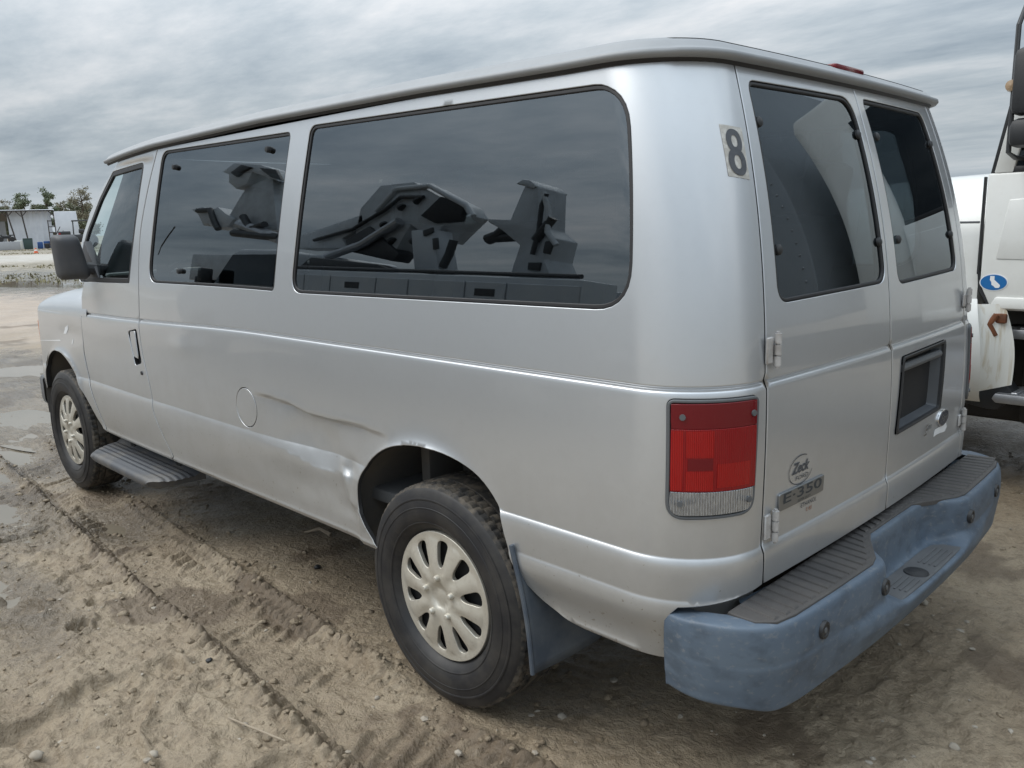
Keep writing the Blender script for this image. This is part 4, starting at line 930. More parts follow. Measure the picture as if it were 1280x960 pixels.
# ---- door mirrors: folded forward, shell towards the rear
for s_ in (1, -1):
    a_, b_ = onp(72.5, 350, 0, 2.92), onp(113.5, 345, 0, 2.86); zt_ = onp(95, 293, 0, 2.9)[2]
    y0, y1 = float(b_[1]), float(a_[1]); z0, z1 = float(a_[2]), float(zt_)
    secs = []
    for f_ in np.linspace(0, 1, 15):
        z = z0+(z1-z0)*f_; e_ = (1-abs(2*f_-1)**7)**.5 if 0 < f_ < 1 else .02
        cy, hw_ = (y0+y1)/2-.012*f_+.040*f_, (y1-y0)/2*(1-.24*f_); x_ = 2.90
        ring_ = []
        for t_ in np.linspace(0, 2*np.pi, 28, endpoint=False):
            c2, s2 = math.cos(t_), math.sin(t_); yy = hw_*math.copysign(abs(c2)**.55, c2); xx = (.055 if s2 > 0 else .085)*math.copysign(abs(s2)**.6, s2)
            ring_.append((x_+xx*(.4+.6*e_)+.25*yy, s_*(cy+yy*(.75+.25*e_)), z))
        secs.append(ring_)
    mm = MB().grid(secs, True); mm.f += [tuple(range(28)), tuple(range(14*28, 15*28))]
    MR = mm.build('door_mirror', PLASTIC, VAN, angle=60)
    MB().tube([(2.90, s_*.93, z0+.05), (2.90, s_*(y0+.05), z0+.06)], .035, 10).build('mirror_arm', PLASTIC, MR)
    tri = [(2.80, 1.30), (3.04, 1.30), (3.03, 1.45), (2.98, 1.52)]
    MB().prism(tri, s_*.905, s_*.948, bev=.006).build('mirror_base', PLASTIC, MR)
# ---- rear step bumper
bp = smoothp([(-.855, .972), (-.92, .984), (-.99, .975), (-1.06, .935), (-1.105, .875), (-1.128, .79), (-1.142, .62), (-1.152, .42), (-1.158, .2), (-1.16, 0)], 5)
bp = bp+[(x, -y) for x, y in bp[::-1][1:]]
rows = []
for i, (x, y) in enumerate(bp):
    a, b_ = bp[max(i-1, 0)], bp[min(i+1, len(bp)-1)]; t_ = np.array(b_)-np.array(a); t_ /= np.linalg.norm(t_); n_ = np.array([t_[1], -t_[0]]) if True else 0
    if n_@np.array([x+.5, y]) < 0: n_ = -n_
    k = 1-float(sstep(np.array(abs(y)), .225, .345)); lp_ = lambda p, q_: p*(1-k)+q_*k
    edge = float(sstep(np.array(x), -.99, -.86)) if y != 0 else 0; zt_ = .612-.012*edge
    prof_ = [(-.16, zt_-.004), (lp_(-.10, -.148), zt_), (lp_(-.022, -.122), zt_), (lp_(-.008, -.111), zt_-.003), (lp_(-.001, -.106), zt_-.012), (lp_(.004, -.103), lp_(.565, .54)), (lp_(.005, -.100), lp_(.525, .492)),
             (lp_(.003, -.092), lp_(.512, .474)), (lp_(.005, -.080), lp_(.503, .470)), (lp_(.017, .012), lp_(.490, .470)), (lp_(.022, .026), lp_(.480, .468)), (.024, .455), (.022, .447), (.006, .405), (-.004, .388), (-.016, .378), (-.06, .372), (-.14, .375)]
    led = 1-float(sstep(np.array(abs(y)), .36, .74))
    prof_ = [(o_*led+(.004-(.50-z_)*.13)*(1-led) if (o_ > -.05 and z_ < .50) else o_, z_) for o_, z_ in prof_]
    if abs(y) > .86:
        f_ = float(sstep(np.array(abs(y)), .86, .97))
        prof_ = [(o_*(1-.55*f_) if o_ < -.03 else o_*(1-.5*f_), z_+.025*f_*(z_ < .43)) for o_, z_ in prof_]
    rows.append([(x+n_[0]*o_, y+n_[1]*o_, z_) for o_, z_ in prof_])
bmb = MB().grid(rows); n_ = len(rows[0]); bmb.f += [tuple(range(n_)), tuple(range((len(rows)-1)*n_, len(rows)*n_))[::-1]]
BP = bmb.build('rear_bumper', BUMPER, VAN, angle=0); md = BP.modifiers.new('sub', 'SUBSURF'); md.levels = md.render_levels = 2
def padsurf(z0):
    return lambda a, b_: np.stack([b_, -a, np.full(np.shape(a), z0)], -1)
pad = [(-.985, .90), (-1.06, .900), (-1.098, .865), (-1.112, .80), (-1.122, .62), (-1.130, .385), (-1.118, .335), (-1.055, .215), (-1.035, .165), (-1.035, -.165), (-1.055, -.215), (-1.118, -.335), (-1.130, -.385), (-1.122, -.62), (-1.112, -.80), (-1.098, -.865), (-1.06, -.90), (-.985, -.90)]
pad = [(-y, x) for x, y in pad]
SP = panel('step_pad', padsurf(.6165), pad, (), .05, PAD, BP, r=.004, depth=.012, bstep=.03)
rb_ = MB()
for y in np.arange(-.865, .866, .0405):
    xo = float(np.interp(abs(y), [0, .16, .22, .335, .39, .62, .80, .865, .90], [-1.030, -1.030, -1.052, -1.112, -1.122, -1.114, -1.104, -1.090, -1.05])); xi = -.99; sk = .018*(1 if y > 0 else -1)
    if xi-xo < .025: continue
    wv_ = .0125
    bt = [(xi, y-wv_+sk*.0), (xi, y+wv_), (xo+.004, y+wv_+sk), (xo+.004, y-wv_+sk)]; tp_ = [(xi-.003, y-wv_+.003), (xi-.003, y+wv_-.003), (xo+.008, y+wv_-.003+sk), (xo+.008, y-wv_+.003+sk)]
    rb_.add([(p[0], p[1], .6160) for p in bt]+[(p[0], p[1], .6205) for p in tp_], [(4, 5, 6, 7), (0, 1, 5, 4), (1, 2, 6, 5), (2, 3, 7, 6), (3, 0, 4, 7)])
rb_.build('step_ribs', PAD, SP, smooth=False, kind='stuff')
lpad = [(-1.105, .245), (-1.16, .30), (-1.168, .29), (-1.168, -.235), (-1.155, -.25), (-1.09, -.16), (-1.085, .16)]
lpad = [(-1.085, .215), (-1.150, .290), (-1.166, .285), (-1.172, .05), (-1.172, -.05), (-1.166, -.285), (-1.150, -.290), (-1.085, -.215), (-1.078, -.15), (-1.078, .15)]
LP = panel('lower_step_pad', padsurf(.4745), [(-y, x) for x, y in lpad], (), .05, mat('lower_step_pad', (.085, .088, .093), .6, n_scale=8, n_amt=.6, n_col=(.13, .135, .14)), BP, r=.004, depth=.012, bstep=.03)
rb_ = MB()
for x in (-1.108, -1.124, -1.140, -1.156):
    for y0_, y1_ in ((-.20, -.04), (.09, .20)): rb_.box((x, (y0_+y1_)/2, .476), (.007, y1_-y0_, .005), .0015)
rb_.build('lower_step_ribs', MATS['lower_step_pad'], LP, smooth=False, kind='stuff')
MB().lathe([(0, .480), (.022, .480), (.026, .478), (.034, .4785), (.038, .472)], 'z', 24, (-1.13, .04, 0)).build('hitch_hole_ring', BLACKP, BP)
for (y, z) in ((.705, .548), (.365, .548), (-.365, .548), (-.705, .548)):
    x = float(np.interp(y, [-.79, -.62, -.42, .42, .62, .79], [-1.128, -1.142, -1.152, -1.152, -1.142, -1.128]))-.004
    s1_ = MB().lathe([(0, -.006), (.014, -.006), (.0155, -.008), (.0215, -.008), (.024, -.003), (.024, .01)], 'x', 24, (x, y, z)).build('parking_sensor', BLACKP, BP)
    MB().lathe([(0, -.0085), (.007, -.008), (.0085, -.004)], 'x', 16, (x, y, z)).build('sensor_eye', GREYTRIM, s1_)
MB().box((-1.00, 0, .52), (.05, 1.50, .16), .008).build('bumper_beam', UNDER, BP)
# ---- cabin
MB().box((1.35, 0, .60), (4.0, 1.78, .05), .01).build('cabin_floor', TRIMIN, VAN)
hl_ = MB().grid([[(x, v*.80, 1.90+.07*(1-abs(v)**3)) for v in np.linspace(-1, 1, 15)] for x in np.linspace(-.74, 2.72, 12)]).build('headliner', TRIMIN, VAN, angle=0)
def seat(x, y, wdt, heads, hbk=.66):
    c3 = bpy.data.objects.new('seat', None); link(c3, VAN); c3.location = (x, y, .62)
    MB().box((.20, 0, .30), (.50, wdt, .16), .05).build('seat_cushion', SEATM, c3)
    MB().box((-.06, 0, .28+hbk/2), (.13, wdt, hbk), .05, rot=Matrix.Rotation(-.22, 4, 'Y')).build('backrest', SEATM, c3)
    MB().box((.2, 0, .11), (.36, wdt*.8, .22), .02).build('seat_base', UNDER, c3)
    for h_ in heads: MB().box((-.19, h_, .30+hbk+.06), (.09, .24, .18), .035, rot=Matrix.Rotation(-.2, 4, 'Y')).build('headrest', SEATM, c3)
seat(2.05, .48, .56, [0], .68); seat(2.05, -.48, .56, [0], .68)
for x in (1.10, .30, -.45): seat(x, .12, 1.25, [-.42, 0, .42])
DB = MB().prism([(2.95, .95), (2.95, 1.22), (3.02, 1.30), (3.2, 1.32), (3.2, .95)], -.84, .84, bev=.02).build('dashboard', TRIMIN, VAN)
swm = MB(); cs = Vector((2.66, .48, 1.22)); M_ = Matrix.Rotation(math.radians(-58), 3, 'Y')
swm.tube([cs+M_ @ Vector((.19*math.cos(t_), .19*math.sin(t_), 0)) for t_ in np.linspace(0, 2*np.pi, 30)], .016, 8, False)
for t_ in (.3, math.pi-.3, -math.pi/2): swm.tube([cs, cs+M_ @ Vector((.19*math.cos(t_), .19*math.sin(t_), 0))], .014, 6)
swm.tube([cs, cs+M_ @ Vector((0, 0, -.32))], .03, 8).build('steering_wheel', BLACKP, VAN)

def rebase(root):
    """children were laid out in yard coordinates: keep them there under a root that stands at the thing's base"""
    for o in root.children: o.location = o.location-root.location
# ================================================================== white truck parked on the van's far side
TK = empty('heavy_truck', (-1.5, -3.45, 0), label='white heavy truck with black mirrors and a blue oval sticker on its door', cat='truck')
YS = -2.30       # left flank of the cab
def tk(mb, name, m, parent=TK, **k): return mb.build(name, m, parent, **k)
# cab shell
cabp = [(-.60, 1.06), (-.585, 1.72), (-.60, 1.80), (-.80, 2.78), (-.95, 2.92), (-2.05, 2.95), (-2.12, 2.85), (-2.12, 1.06)]
tk(MB().prism(cabp, YS-.03, -4.60, bev=.05), 'cab', WHITE)
# cowl and hood in front of the windscreen
secs = []
for f_ in np.linspace(0, 1, 12):
    x = -.57+2.1*f_; top = 1.765-.02*f_-.22*f_**2; hw_ = 1.12-.16*f_**1.5; yc = -3.45
    secs.append([(x, yc+hw_*math.copysign(abs(math.cos(t_))**.42, math.cos(t_)), .95+(top-.95)*abs(math.sin(t_))**.42) for t_ in np.linspace(0, math.pi, 25)])
hdm = MB().grid(secs); hdm.f += [tuple(range(25))[::-1], tuple(range(11*25, 12*25))]
HD = tk(hdm, 'hood', WHITE)
tk(MB().box((-.45, YS+.012, 1.49), (.24, .008, .012), .003), 'hood_crease', GREYTRIM, HD)
tk(MB().box((-.578, YS+.0, 1.47), (.011, .03, .50), .003), 'door_gap_seal', BLACKP)
tk(MB().prism([(-.575, 1.24), (-.585, 1.24), (-.60, 1.15), (-.70, .98), (-.69, .97), (-.585, 1.14)], YS-.03, YS+.012), 'lower_gap_seal', BLACKP)
# door leaf with swage line and window
DO = tk(MB().prism([(-.592, 1.17), (-.655, 1.035), (-1.62, 1.035), (-1.62, 1.735), (-.592, 1.735)], YS-.02, YS+.02, bev=.012), 'door', WHITE)
tk(MB().prism([(-.645, 1.045), (-.675, 1.105), (-1.61, 1.105), (-1.61, 1.045)], YS+.015, YS+.034, bev=.008), 'door_sill_moulding', WHITE, DO)
tk(MB().prism([(-.66, 1.30), (-.70, 1.60), (-1.6, 1.66), (-1.6, 1.28)], YS+.012, YS+.025, bev=.006), 'door_swage', WHITE, DO)
tk(MB().prism([(-.618, 1.735), (-.705, 1.735), (-.865, 2.62), (-.79, 2.66)], YS-.02, YS+.016, bev=.008), 'door_frame', WHITE, DO)
tk(MB().prism([(-.70, 1.735), (-1.60, 1.735), (-1.60, 2.64), (-.86, 2.62)], YS-.025, YS-.006), 'door_window', glass('truck_glass', (.10, .12, .13), 1.6), DO)
tk(MB().prism([(-.69, 1.735), (-1.60, 1.735), (-1.60, 1.765), (-.695, 1.765)], YS-.005, YS+.012, bev=.004), 'window_seal', SEAL, DO)
tk(MB().prism([(-.592, 1.70), (-.622, 1.70), (-.80, 2.66), (-.768, 2.66)], YS-.03, YS+.004, bev=.006), 'windscreen_seal', BLACKP)
tk(MB().prism([(-.585, 1.80), (-.60, 1.79), (-.785, 2.70), (-.775, 2.72)], YS-.10, -4.5), 'windscreen', MATS['truck_glass'])
# blue oval sticker with the white outline of a state
oc_ = onp(1242, 353, 1, YS+.021); EX, EZ = .062, .040
ell = lambda a, b_: [(float(oc_[0])+a*math.cos(t_), float(oc_[2])+b_*math.sin(t_)) for t_ in np.linspace(0, 2*np.pi, 48, endpoint=False)]
ST = tk(MB().prism(ell(EX*1.08, EZ*1.12), YS+.019, YS+.0215), 'oval_sticker', STICKERW, DO)
tk(MB().prism(ell(EX, EZ), YS+.019, YS+.0228), 'sticker_field', BLUE, DO)
cal = [(-.32, .92), (.06, .92), (.06, .38), (.56, -.30), (.62, -.50), (.50, -.78), (.18, -.78), (.02, -.52), (-.16, -.36), (-.20, .05), (-.34, .35)]
tk(MB().prism([(float(oc_[0])-a*.052, float(oc_[2])+b_*.036) for a, b_ in cal], YS+.020, YS+.0240), 'state_outline', STICKERW, DO)
# front fender: outer flare and stained inner return
secs = []
for f_ in np.linspace(0, 1, 16):
    z = .54+.56*f_; bulge = .20*math.sin(math.pi*min(1, .15+.85*(1-f_)))**.7
    secs.append([(x, YS+.02+bulge*(.35+.65*sstep(np.array(x), -.72, -.56)), z) for x in np.linspace(-.640-.03*math.sin(f_*3)+.03*f_, .9, 14)])
FE = tk(MB().grid(secs), 'fender', WHITE)
secs = []
for f_ in np.linspace(0, 1, 14):
    z = .60+.47*f_; bl = .16*math.sin(math.pi*min(1, .15+.85*(1-f_)))**.7
    secs.append([(-.634-.03*math.sin(f_*3)+.03*f_-.15*g_*(1-.25*f_), YS+.045+bl*.52*(1-g_)**1.5-.02*g_, z+.05*g_*(1-f_)) for g_ in np.linspace(0, 1, 8)])
tk(MB().grid(secs), 'stained_fender_return', STAIN, FE, label='fender return with brown rust runs')
br_ = onp(1243, 405, 1, YS+.05)
tk(MB().tube([(float(br_[0])-.01, YS+.06, float(br_[2])+.05), (float(br_[0])+.018, YS+.075, float(br_[2])), (float(br_[0])-.01, YS+.06, float(br_[2])-.06)], .016, 8).box((float(br_[0])-.02, YS+.045, float(br_[2])+.03), (.07, .03, .05), .008), 'rusty_bracket', RUST, FE)
tk(MB().prism([(-.55, .52), (-.66, .50), (-.72, .50), (-.79, .60), (-.74, .66), (-.55, .62)], YS-.14, YS+.0, bev=.01), 'splash_guard', BLACKP, FE)
# steps, tank, frame
for z, y1_ in ((.935, YS-.02), (.60, YS+.05)):
    s1_ = tk(MB().prism([(-.70, z-.03), (-.715, z), (-1.60, z), (-1.60, z-.05), (-.72, z-.05)], y1_-.28, y1_, bev=.006), 'step', ALU)
    for i in range(9): tk(MB().box((-.80-.09*i, y1_-.13, z+.004), (.03, .22, .010), .003), 'tread_bar', ALU, s1_)
tk(MB().lathe([(0, -1.62), (.28, -1.60), (.30, -1.56), (.30, -.86), (.28, -.82), (0, -.80)], 'x', 28, (0, YS-.38, .72)), 'fuel_tank', ALU)
tk(MB().box((-3.2, -3.05, .85), (9.6, .09, .26)).box((-3.2, -3.85, .85), (9.6, .09, .26)).box((-1.3, -3.45, 1.0), (1.5, 2.0, .10)), 'frame', UNDER)
tk(MB().box((-1.2, -3.2, .72), (.9, 1.2, .7), .03), 'battery_box', UNDER)
tk(MB().box((-.1, -3.45, .72), (1.5, 1.5, .75), .08), 'engine', UNDER)
# mirrors on a black bracket
mu = [onp(1262, 62, 1, -2.06), onp(1262, 146, 1, -2.06), onp(1255.5, 150, 1, -2.06), onp(1255.5, 186, 1, -2.06)]
def mirror_box(xa, z0, z1, wd): return MB().box((xa-.03-wd/2, -2.06, (z0+z1)/2), (wd, .11, z1-z0), .035)
M1 = tk(mirror_box(mu[0][0], mu[1][2], mu[0][2], .24), 'upper_mirror', BLACKP)
M2 = tk(mirror_box(mu[2][0], mu[3][2], mu[2][2], .22), 'lower_mirror', BLACKP)
tk(MB().tube([(-.74, YS-.02, 2.55), (-.74, -2.16, 2.52), (-.735, -2.06, 2.40), (-.735, -2.06, 1.82), (-.74, -2.16, 1.80), (-.74, YS-.02, 1.80)], .012, 10), 'mirror_bracket', BLACKP)
tk(MB().lathe([(0, -.03), (.025, -.025), (.03, 0), (.025, .025), (0, .03)], 'y', 14, (float(mu[0][0])-.025, -2.06, float(onp(1260, 108, 1, -2.06)[2]))), 'marker_lamp', mat('tan_lens', (.34, .24, .15), .3))
# wheels
def truck_wheel(name, x, y, s_):
    c3 = bpy.data.objects.new('wheel', None); link(c3, TK); c3.location = (x, y, .50)
    MB().lathe([(.28, .13*s_), (.34, .145*s_), (.44, .14*s_), (.485, .12*s_), (.50, .09*s_), (.50, -.09*s_), (.485, -.12*s_), (.40, -.14*s_), (.28, -.13*s_)], 'y', 48).build('tyre', TYRE, c3)
    MB().lathe([(0, .08*s_), (.09, .08*s_), (.10, .02*s_), (.24, -.02*s_), (.27, .11*s_), (.285, .13*s_)], 'y', 32).build('rim', WHITE, c3)
for x, y, s_ in ((.45, YS-.20, 1), (.45, -4.40, -1), (-5.2, YS-.20, 1), (-5.2, -4.4, -1), (-6.5, YS-.20, 1), (-6.5, -4.4, -1)): truck_wheel('wheel', x, y, s_)
# box body behind the cab, with rivet rows
BX = tk(MB().box((-5.2, -3.45, 2.55), (5.6, 2.50, 2.75), .03), 'cargo_box', mat('grey_box_sheeting', (.36, .40, .44), .4, .2, n_scale=1.5, n_amt=.5, n_col=(.28, .31, .34)))
for x in np.arange(-2.5, -7.9, -.62):
    rv = MB()
    for z in np.arange(1.3, 3.9, .12): rv.lathe([(.013, 0), (.009, .006), (0, .008)], 'y', 6, (x, -2.20, z))
    tk(rv, 'rivet_row', ALU, BX)
rebase(TK)

# ================================================================== service trucks on the van's near side: seen in its windows
def mirrored(u, v, Y):
    """where the line of sight through the van's side glass at (u, v) meets the upright plane y = Y after reflection"""
    s_, q_ = sq(u, v); p = base_pt(np.array(s_), np.array(q_)); n = base_n(np.array([s_]), np.array([q_]))[0]
    d = p-CAM; r = d-2*(d@n)*n; t_ = (Y-p[1])/r[1]; return p+t_*r
def service_truck(x0, yn, Lb, zt, Lc, label):
    """tail at x0, near flank at yn, nose towards +x"""
    root = empty('bucket_truck', (x0, yn, 0), 0, label=label, cat='truck', group='service trucks mirrored in the van windows')
    P = lambda mb, name, m, par=root, **k: mb.build(name, m, par, **k)
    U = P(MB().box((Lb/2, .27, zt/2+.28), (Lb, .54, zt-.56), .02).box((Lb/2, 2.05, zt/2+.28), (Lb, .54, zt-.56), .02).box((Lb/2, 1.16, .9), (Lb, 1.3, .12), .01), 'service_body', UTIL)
    n = int(Lb/.75)
    for i in range(n):
        xa, xb = Lb*(i+(.22 if i % 2 else 0))/n+.012, Lb*(i+1+(.22 if (i+1) % 2 and i+1 < n else 0))/n-.012
        if abs((xa+xb)/2-Lb*.33) < .45: za = 1.15
        else: za = .62
        dd = P(MB().box(((xa+xb)/2, -.012, (za+zt-.06)/2), (xb-xa, .02, zt-.10-za), .006), 'compartment_door', UTIL, U)
        P(MB().box((xb-.10, -.022, (za+zt)/2-.1), (.04, .010, .10), .003), 'latch', BLACKP, dd)
        if i % 3 == 1: P(MB().box(((xa+xb)/2, -.022, zt-.22), (.30, .012, .10), .003), 'vent', BLACKP, dd)
    P(MB().tube([(.1, .1, zt+.05), (Lb-.1, .1, zt+.05)], .03, 8), 'top_rail', BLACKP, U)
    c0 = Lb+.10
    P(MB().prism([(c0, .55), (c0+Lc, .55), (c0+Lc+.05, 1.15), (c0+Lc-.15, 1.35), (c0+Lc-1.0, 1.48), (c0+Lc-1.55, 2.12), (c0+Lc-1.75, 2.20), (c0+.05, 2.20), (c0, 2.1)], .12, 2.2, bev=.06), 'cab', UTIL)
    P(MB().prism([(c0+.12, 1.50), (c0+Lc-1.12, 1.50), (c0+Lc-1.62, 2.08), (c0+.12, 2.10)], .095, .118), 'cab_window', MATS['truck_glass'])
    P(MB().box((c0+Lc-1.15, -.08, 1.62), (.12, .22, .32), .04), 'mirror', BLACKP)
    P(MB().box(((c0+Lc)/2, 1.15, .62), (c0+Lc-.4, .9, .25), .02), 'frame', UNDER)
    for x in (Lb*.33, c0+Lc-.85):
        for y, s_ in ((.20, -1), (2.1, 1)):
            w_ = bpy.data.objects.new('wheel', None); link(w_, root); w_.location = (x, y, .46)
            MB().lathe([(.26, .12*s_), (.34, .15*s_), (.43, .13*s_), (.46, .08*s_), (.46, -.1*s_), (.34, -.14*s_)], 'y', 32).build('tyre', TYRE, w_)
            MB().lathe([(0, .06*s_), (.10, .08*s_), (.24, .04*s_), (.265, .12*s_)], 'y', 24).build('rim', ALU, w_)
    return root
def boom(root, name, pix, Y, th, m, dy=0.0, bev=.02):
    pts = [mirrored(u, v, Y) for u, v in pix]; lx, ly = root.location.x, root.location.y
    return MB().prism([(p[0]-lx, p[2]) for p in pts], Y-ly-th/2+dy, Y-ly+th/2+dy, bev=bev).build(name, m, root)
def boom_tube(root, name, pix, Y, r, m, dy=0.0):
    lx, ly = root.location.x, root.location.y
    return MB().tube([(p[0]-lx, Y-ly+dy, p[2]) for p in (mirrored(u, v, Y) for u, v in pix)], r, 10).build(name, m, root)
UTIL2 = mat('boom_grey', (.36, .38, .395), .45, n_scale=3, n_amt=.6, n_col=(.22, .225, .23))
T1 = service_truck(3.0, 5.2, 5.5, 1.82, 3.0, 'white bucket truck mirrored across the long rear side window of the van')
Y1 = 6.2
boom(T1, 'boom_pedestal', [(672, 238), (680, 230), (690, 238), (688, 287), (704, 300), (697, 327), (712, 362), (650, 362), (667, 310), (643, 290), (627, 281), (627, 277), (655, 278)], Y1, .5, UTIL2)
boom(T1, 'pedestal_cap', [(663, 235), (672, 229), (681, 230), (690, 238), (684, 241), (672, 236)], Y1, .56, UTIL)
boom(T1, 'boom_section', [(462, 306), (470, 264), (495, 236), (537, 232), (582, 257), (590, 270), (557, 303), (533, 284), (512, 322), (474, 314)], Y1+.3, .6, UTIL2)
boom(T1, 'boom_tail', [(380, 312), (386, 297), (466, 270), (468, 284), (440, 300), (447, 312)], Y1+.2, .4, UTIL)
boom(T1, 'boom_belly', [(440, 302), (470, 284), (508, 318), (500, 328), (447, 316)], Y1+.1, .3, BLACKP)
boom_tube(T1, 'boom_edge_rail', [(470, 264), (495, 236), (537, 232), (582, 257), (590, 270)], Y1-.02, .05, UTIL)
boom_tube(T1, 'hydraulic_hose', [(392, 300), (440, 286), (480, 262), (500, 246), (528, 246)], Y1-.05, .035, BLACKP)
boom_tube(T1, 'lift_cylinder', [(405, 322), (452, 305), (498, 276)], Y1-.1, .075, ALU)
boom_tube(T1, 'lift_cylinder', [(566, 300), (560, 318), (552, 334)], Y1-.1, .06, BLACKP)
for pz in ((478, 280), (500, 258), (515, 300), (520, 250), (488, 300)):
    boom_tube(T1, 'boom_pin', [pz, (pz[0]+1.5, pz[1]+1.5)], Y1-.04, .07, BLACKP)
boom(T1, 'boom_mouth', [(528, 270), (553, 246), (582, 258), (577, 276), (545, 279)], Y1, .1, GAP, bev=.005)
boom(T1, 'support_leg', [(525, 290), (552, 288), (560, 342), (530, 342)], Y1, .35, UTIL)
boom(T1, 'access_plate', [(528, 288), (540, 284), (541, 290), (529, 295)], Y1-.19, .03, BLACKP, bev=.002)
boom(T1, 'access_plate', [(540, 298), (546, 297), (547, 311), (541, 312)], Y1-.19, .03, BLACKP, bev=.002)
boom(T1, 'access_plate', [(660, 328), (675, 328), (673, 338), (659, 337)], Y1-.27, .03, BLACKP, bev=.002)
boom(T1, 'access_plate', [(681, 302), (692, 300), (686, 318), (678, 316)], Y1-.27, .03, BLACKP, bev=.002)
boom_tube(T1, 'jib_arm', [(609, 299), (622, 294), (632, 285), (645, 284)], Y1, .09, BLACKP)
boom_tube(T1, 'jib_arm', [(612, 298), (645, 296)], Y1, .07, BLACKP)
boom_tube(T1, 'pedestal_strut', [(668, 300), (690, 272)], Y1-.28, .06, BLACKP)
boom_tube(T1, 'hydraulic_hose', [(664, 318), (672, 288), (676, 256), (682, 242)], Y1-.3, .03, BLACKP)
boom_tube(T1, 'hydraulic_hose', [(678, 240), (684, 262), (683, 290), (694, 306)], Y1-.3, .035, UTIL)
boom(T1, 'winch', [(648, 352), (700, 352), (720, 362), (722, 376), (650, 374)], 5.9, .4, BLACKP)
boom(T1, 'light_bar', [(395, 322), (478, 331), (495, 338), (380, 334)], 5.6, .2, BLACKP)
T2 = service_truck(9.4, 8.4, 6.0, 1.95, 3.2, 'white bucket truck mirrored in the middle side window of the van')
Y2 = 9.4
boom(T2, 'boom_section', [(297, 275), (320, 237), (353, 223), (360, 289), (303, 289)], Y2, .6, UTIL2)
boom(T2, 'boom_head', [(288, 217), (303, 206), (335, 208), (350, 213), (356, 228), (340, 222), (325, 217), (318, 232), (305, 238), (296, 230), (296, 220)], Y2-.2, .5, UTIL)
boom(T2, 'head_bracket', [(289, 216), (303, 206), (314, 209), (303, 215), (296, 221)], Y2-.5, .1, BLACKP, bev=.005)
boom(T2, 'head_bracket', [(325, 210), (345, 212), (353, 226), (340, 222)], Y2-.5, .1, BLACKP, bev=.005)
boom(T2, 'grapple', [(247, 263), (262, 260), (272, 264), (280, 260), (290, 268), (300, 275), (292, 285), (275, 287), (268, 280), (262, 283), (256, 270)], Y2-.2, .4, UTIL)
boom_tube(T2, 'grapple_jaw', [(247, 263), (262, 262), (267, 276), (272, 286)], Y2-.45, .09, BLACKP)
boom_tube(T2, 'lift_cylinder', [(299, 280), (352, 300)], Y2-.45, .16, ALU)
boom_tube(T2, 'lift_cylinder', [(292, 291), (350, 297)], Y2-.5, .13, BLACKP)
boom_tube(T2, 'lift_cylinder', [(303, 270), (312, 286), (330, 280)], Y2-.5, .10, BLACKP)
boom_tube(T2, 'radio_aerial', [(196, 318), (218, 283)], Y2-1, .02, BLACKP)
boom(T2, 'bulkhead', [(245, 318), (327, 320), (327, 350), (240, 350)], 8.5, .2, UTIL2)

# ================================================================== far side of the yard
def hdir(u, v=300):
    d = _fw+(u-640)/FPX*_r+(480-v)/FPX*_u; return d
A0 = math.atan2(hdir(50)[1], hdir(50)[0]); ED = Vector((math.cos(A0), math.sin(A0), 0)); ER = Vector((math.sin(A0), -math.cos(A0), 0)); C0 = Vector((CAM[0], CAM[1], 0))
def lat(u, D): d = hdir(u); return D*math.tan(A0-math.atan2(d[1], d[0]))
def hz_(u, v, D):
    d = hdir(u, v); return CAM[2]+d[2]/math.hypot(d[0], d[1])*D
def far_root(name, u, D, **k): return empty(name, C0+ED*D+ER*lat(u, D), A0-math.pi/2, **k)
# in a far root: x = to the right, y = away from the camera
SHEETW = mat('white_sheeting', (.72, .74, .78), .6, n_scale=.5, n_amt=.5, n_col=(.48, .50, .54))
CORR = mat('grey_corrugated', (.40, .41, .43), .6, n_scale=.6, n_amt=.5, n_col=(.27, .26, .26))
POST = mat('dark_rusted_steel', (.045, .040, .038), .7, n_scale=4, n_amt=.6, n_col=(.09, .06, .045))
D = 125.0
SH = far_root('open_shed', 35, D, label='open-fronted white shed with dark steel posts and roof beam across the yard', cat='shed')
r0, r1, zt_ = lat(-70, D)-lat(35, D), lat(71, D)-lat(35, D), hz_(35, 263, D)
xs_ = np.arange(r0, r1, .35); cor = [(x, (.0 if i % 2 else .10)) for i, x in enumerate(xs_)]
wl = lat(12, D)-lat(35, D)
MB().grid([[(x, .3+y, 0) for x, y in cor if x > wl], [(x, .3+y, zt_-.1) for x, y in cor if x > wl]]).build('back_wall', SHEETW, SH, smooth=False)
MB().grid([[(x, 2.0+y, 0) for x, y in cor if x <= wl], [(x, 2.0+y, zt_-1.3) for x, y in cor if x <= wl]]).build('side_wall', CORR, SH, smooth=False)
MB().box(((r0+wl)/2, 1.9, zt_-.75), (wl-r0, .1, 1.0)).build('upper_panel', mat('brown_panel', (.20, .17, .14), .8), SH)
rf = MB().prism([(-.6, zt_-.05), (4, zt_+.1), (4, zt_+.2), (-.6, zt_+.05)], r0, r1+.1, 'x').build('roof', SHEETW, SH, smooth=False)
MB().box(((r0+r1)/2, -.55, zt_-.06), (r1-r0, .12, .16)).build('roof_beam', POST, SH)
for (ut, ub) in ((13, 22), (31, 36.5), (71.3, 72), (-22, -18), (-50, -46)):
    xt, xb = lat(ut, D)-lat(35, D), lat(ub, D)-lat(35, D); po = MB().tube([(xb, -.5, 0), (xt, -.5, zt_-.1)], .085, 8).build('post', POST, SH)
    for s_ in (-1, 1): MB().tube([(xt+s_*.6, -.5, zt_-.12), (xt+s_*.05, -.5, zt_-.75)], .06, 6).build('brace', POST, po)
TR_ = far_root('box_trailer', 87, 123, label='plain white box trailer beside the open shed', cat='trailer')
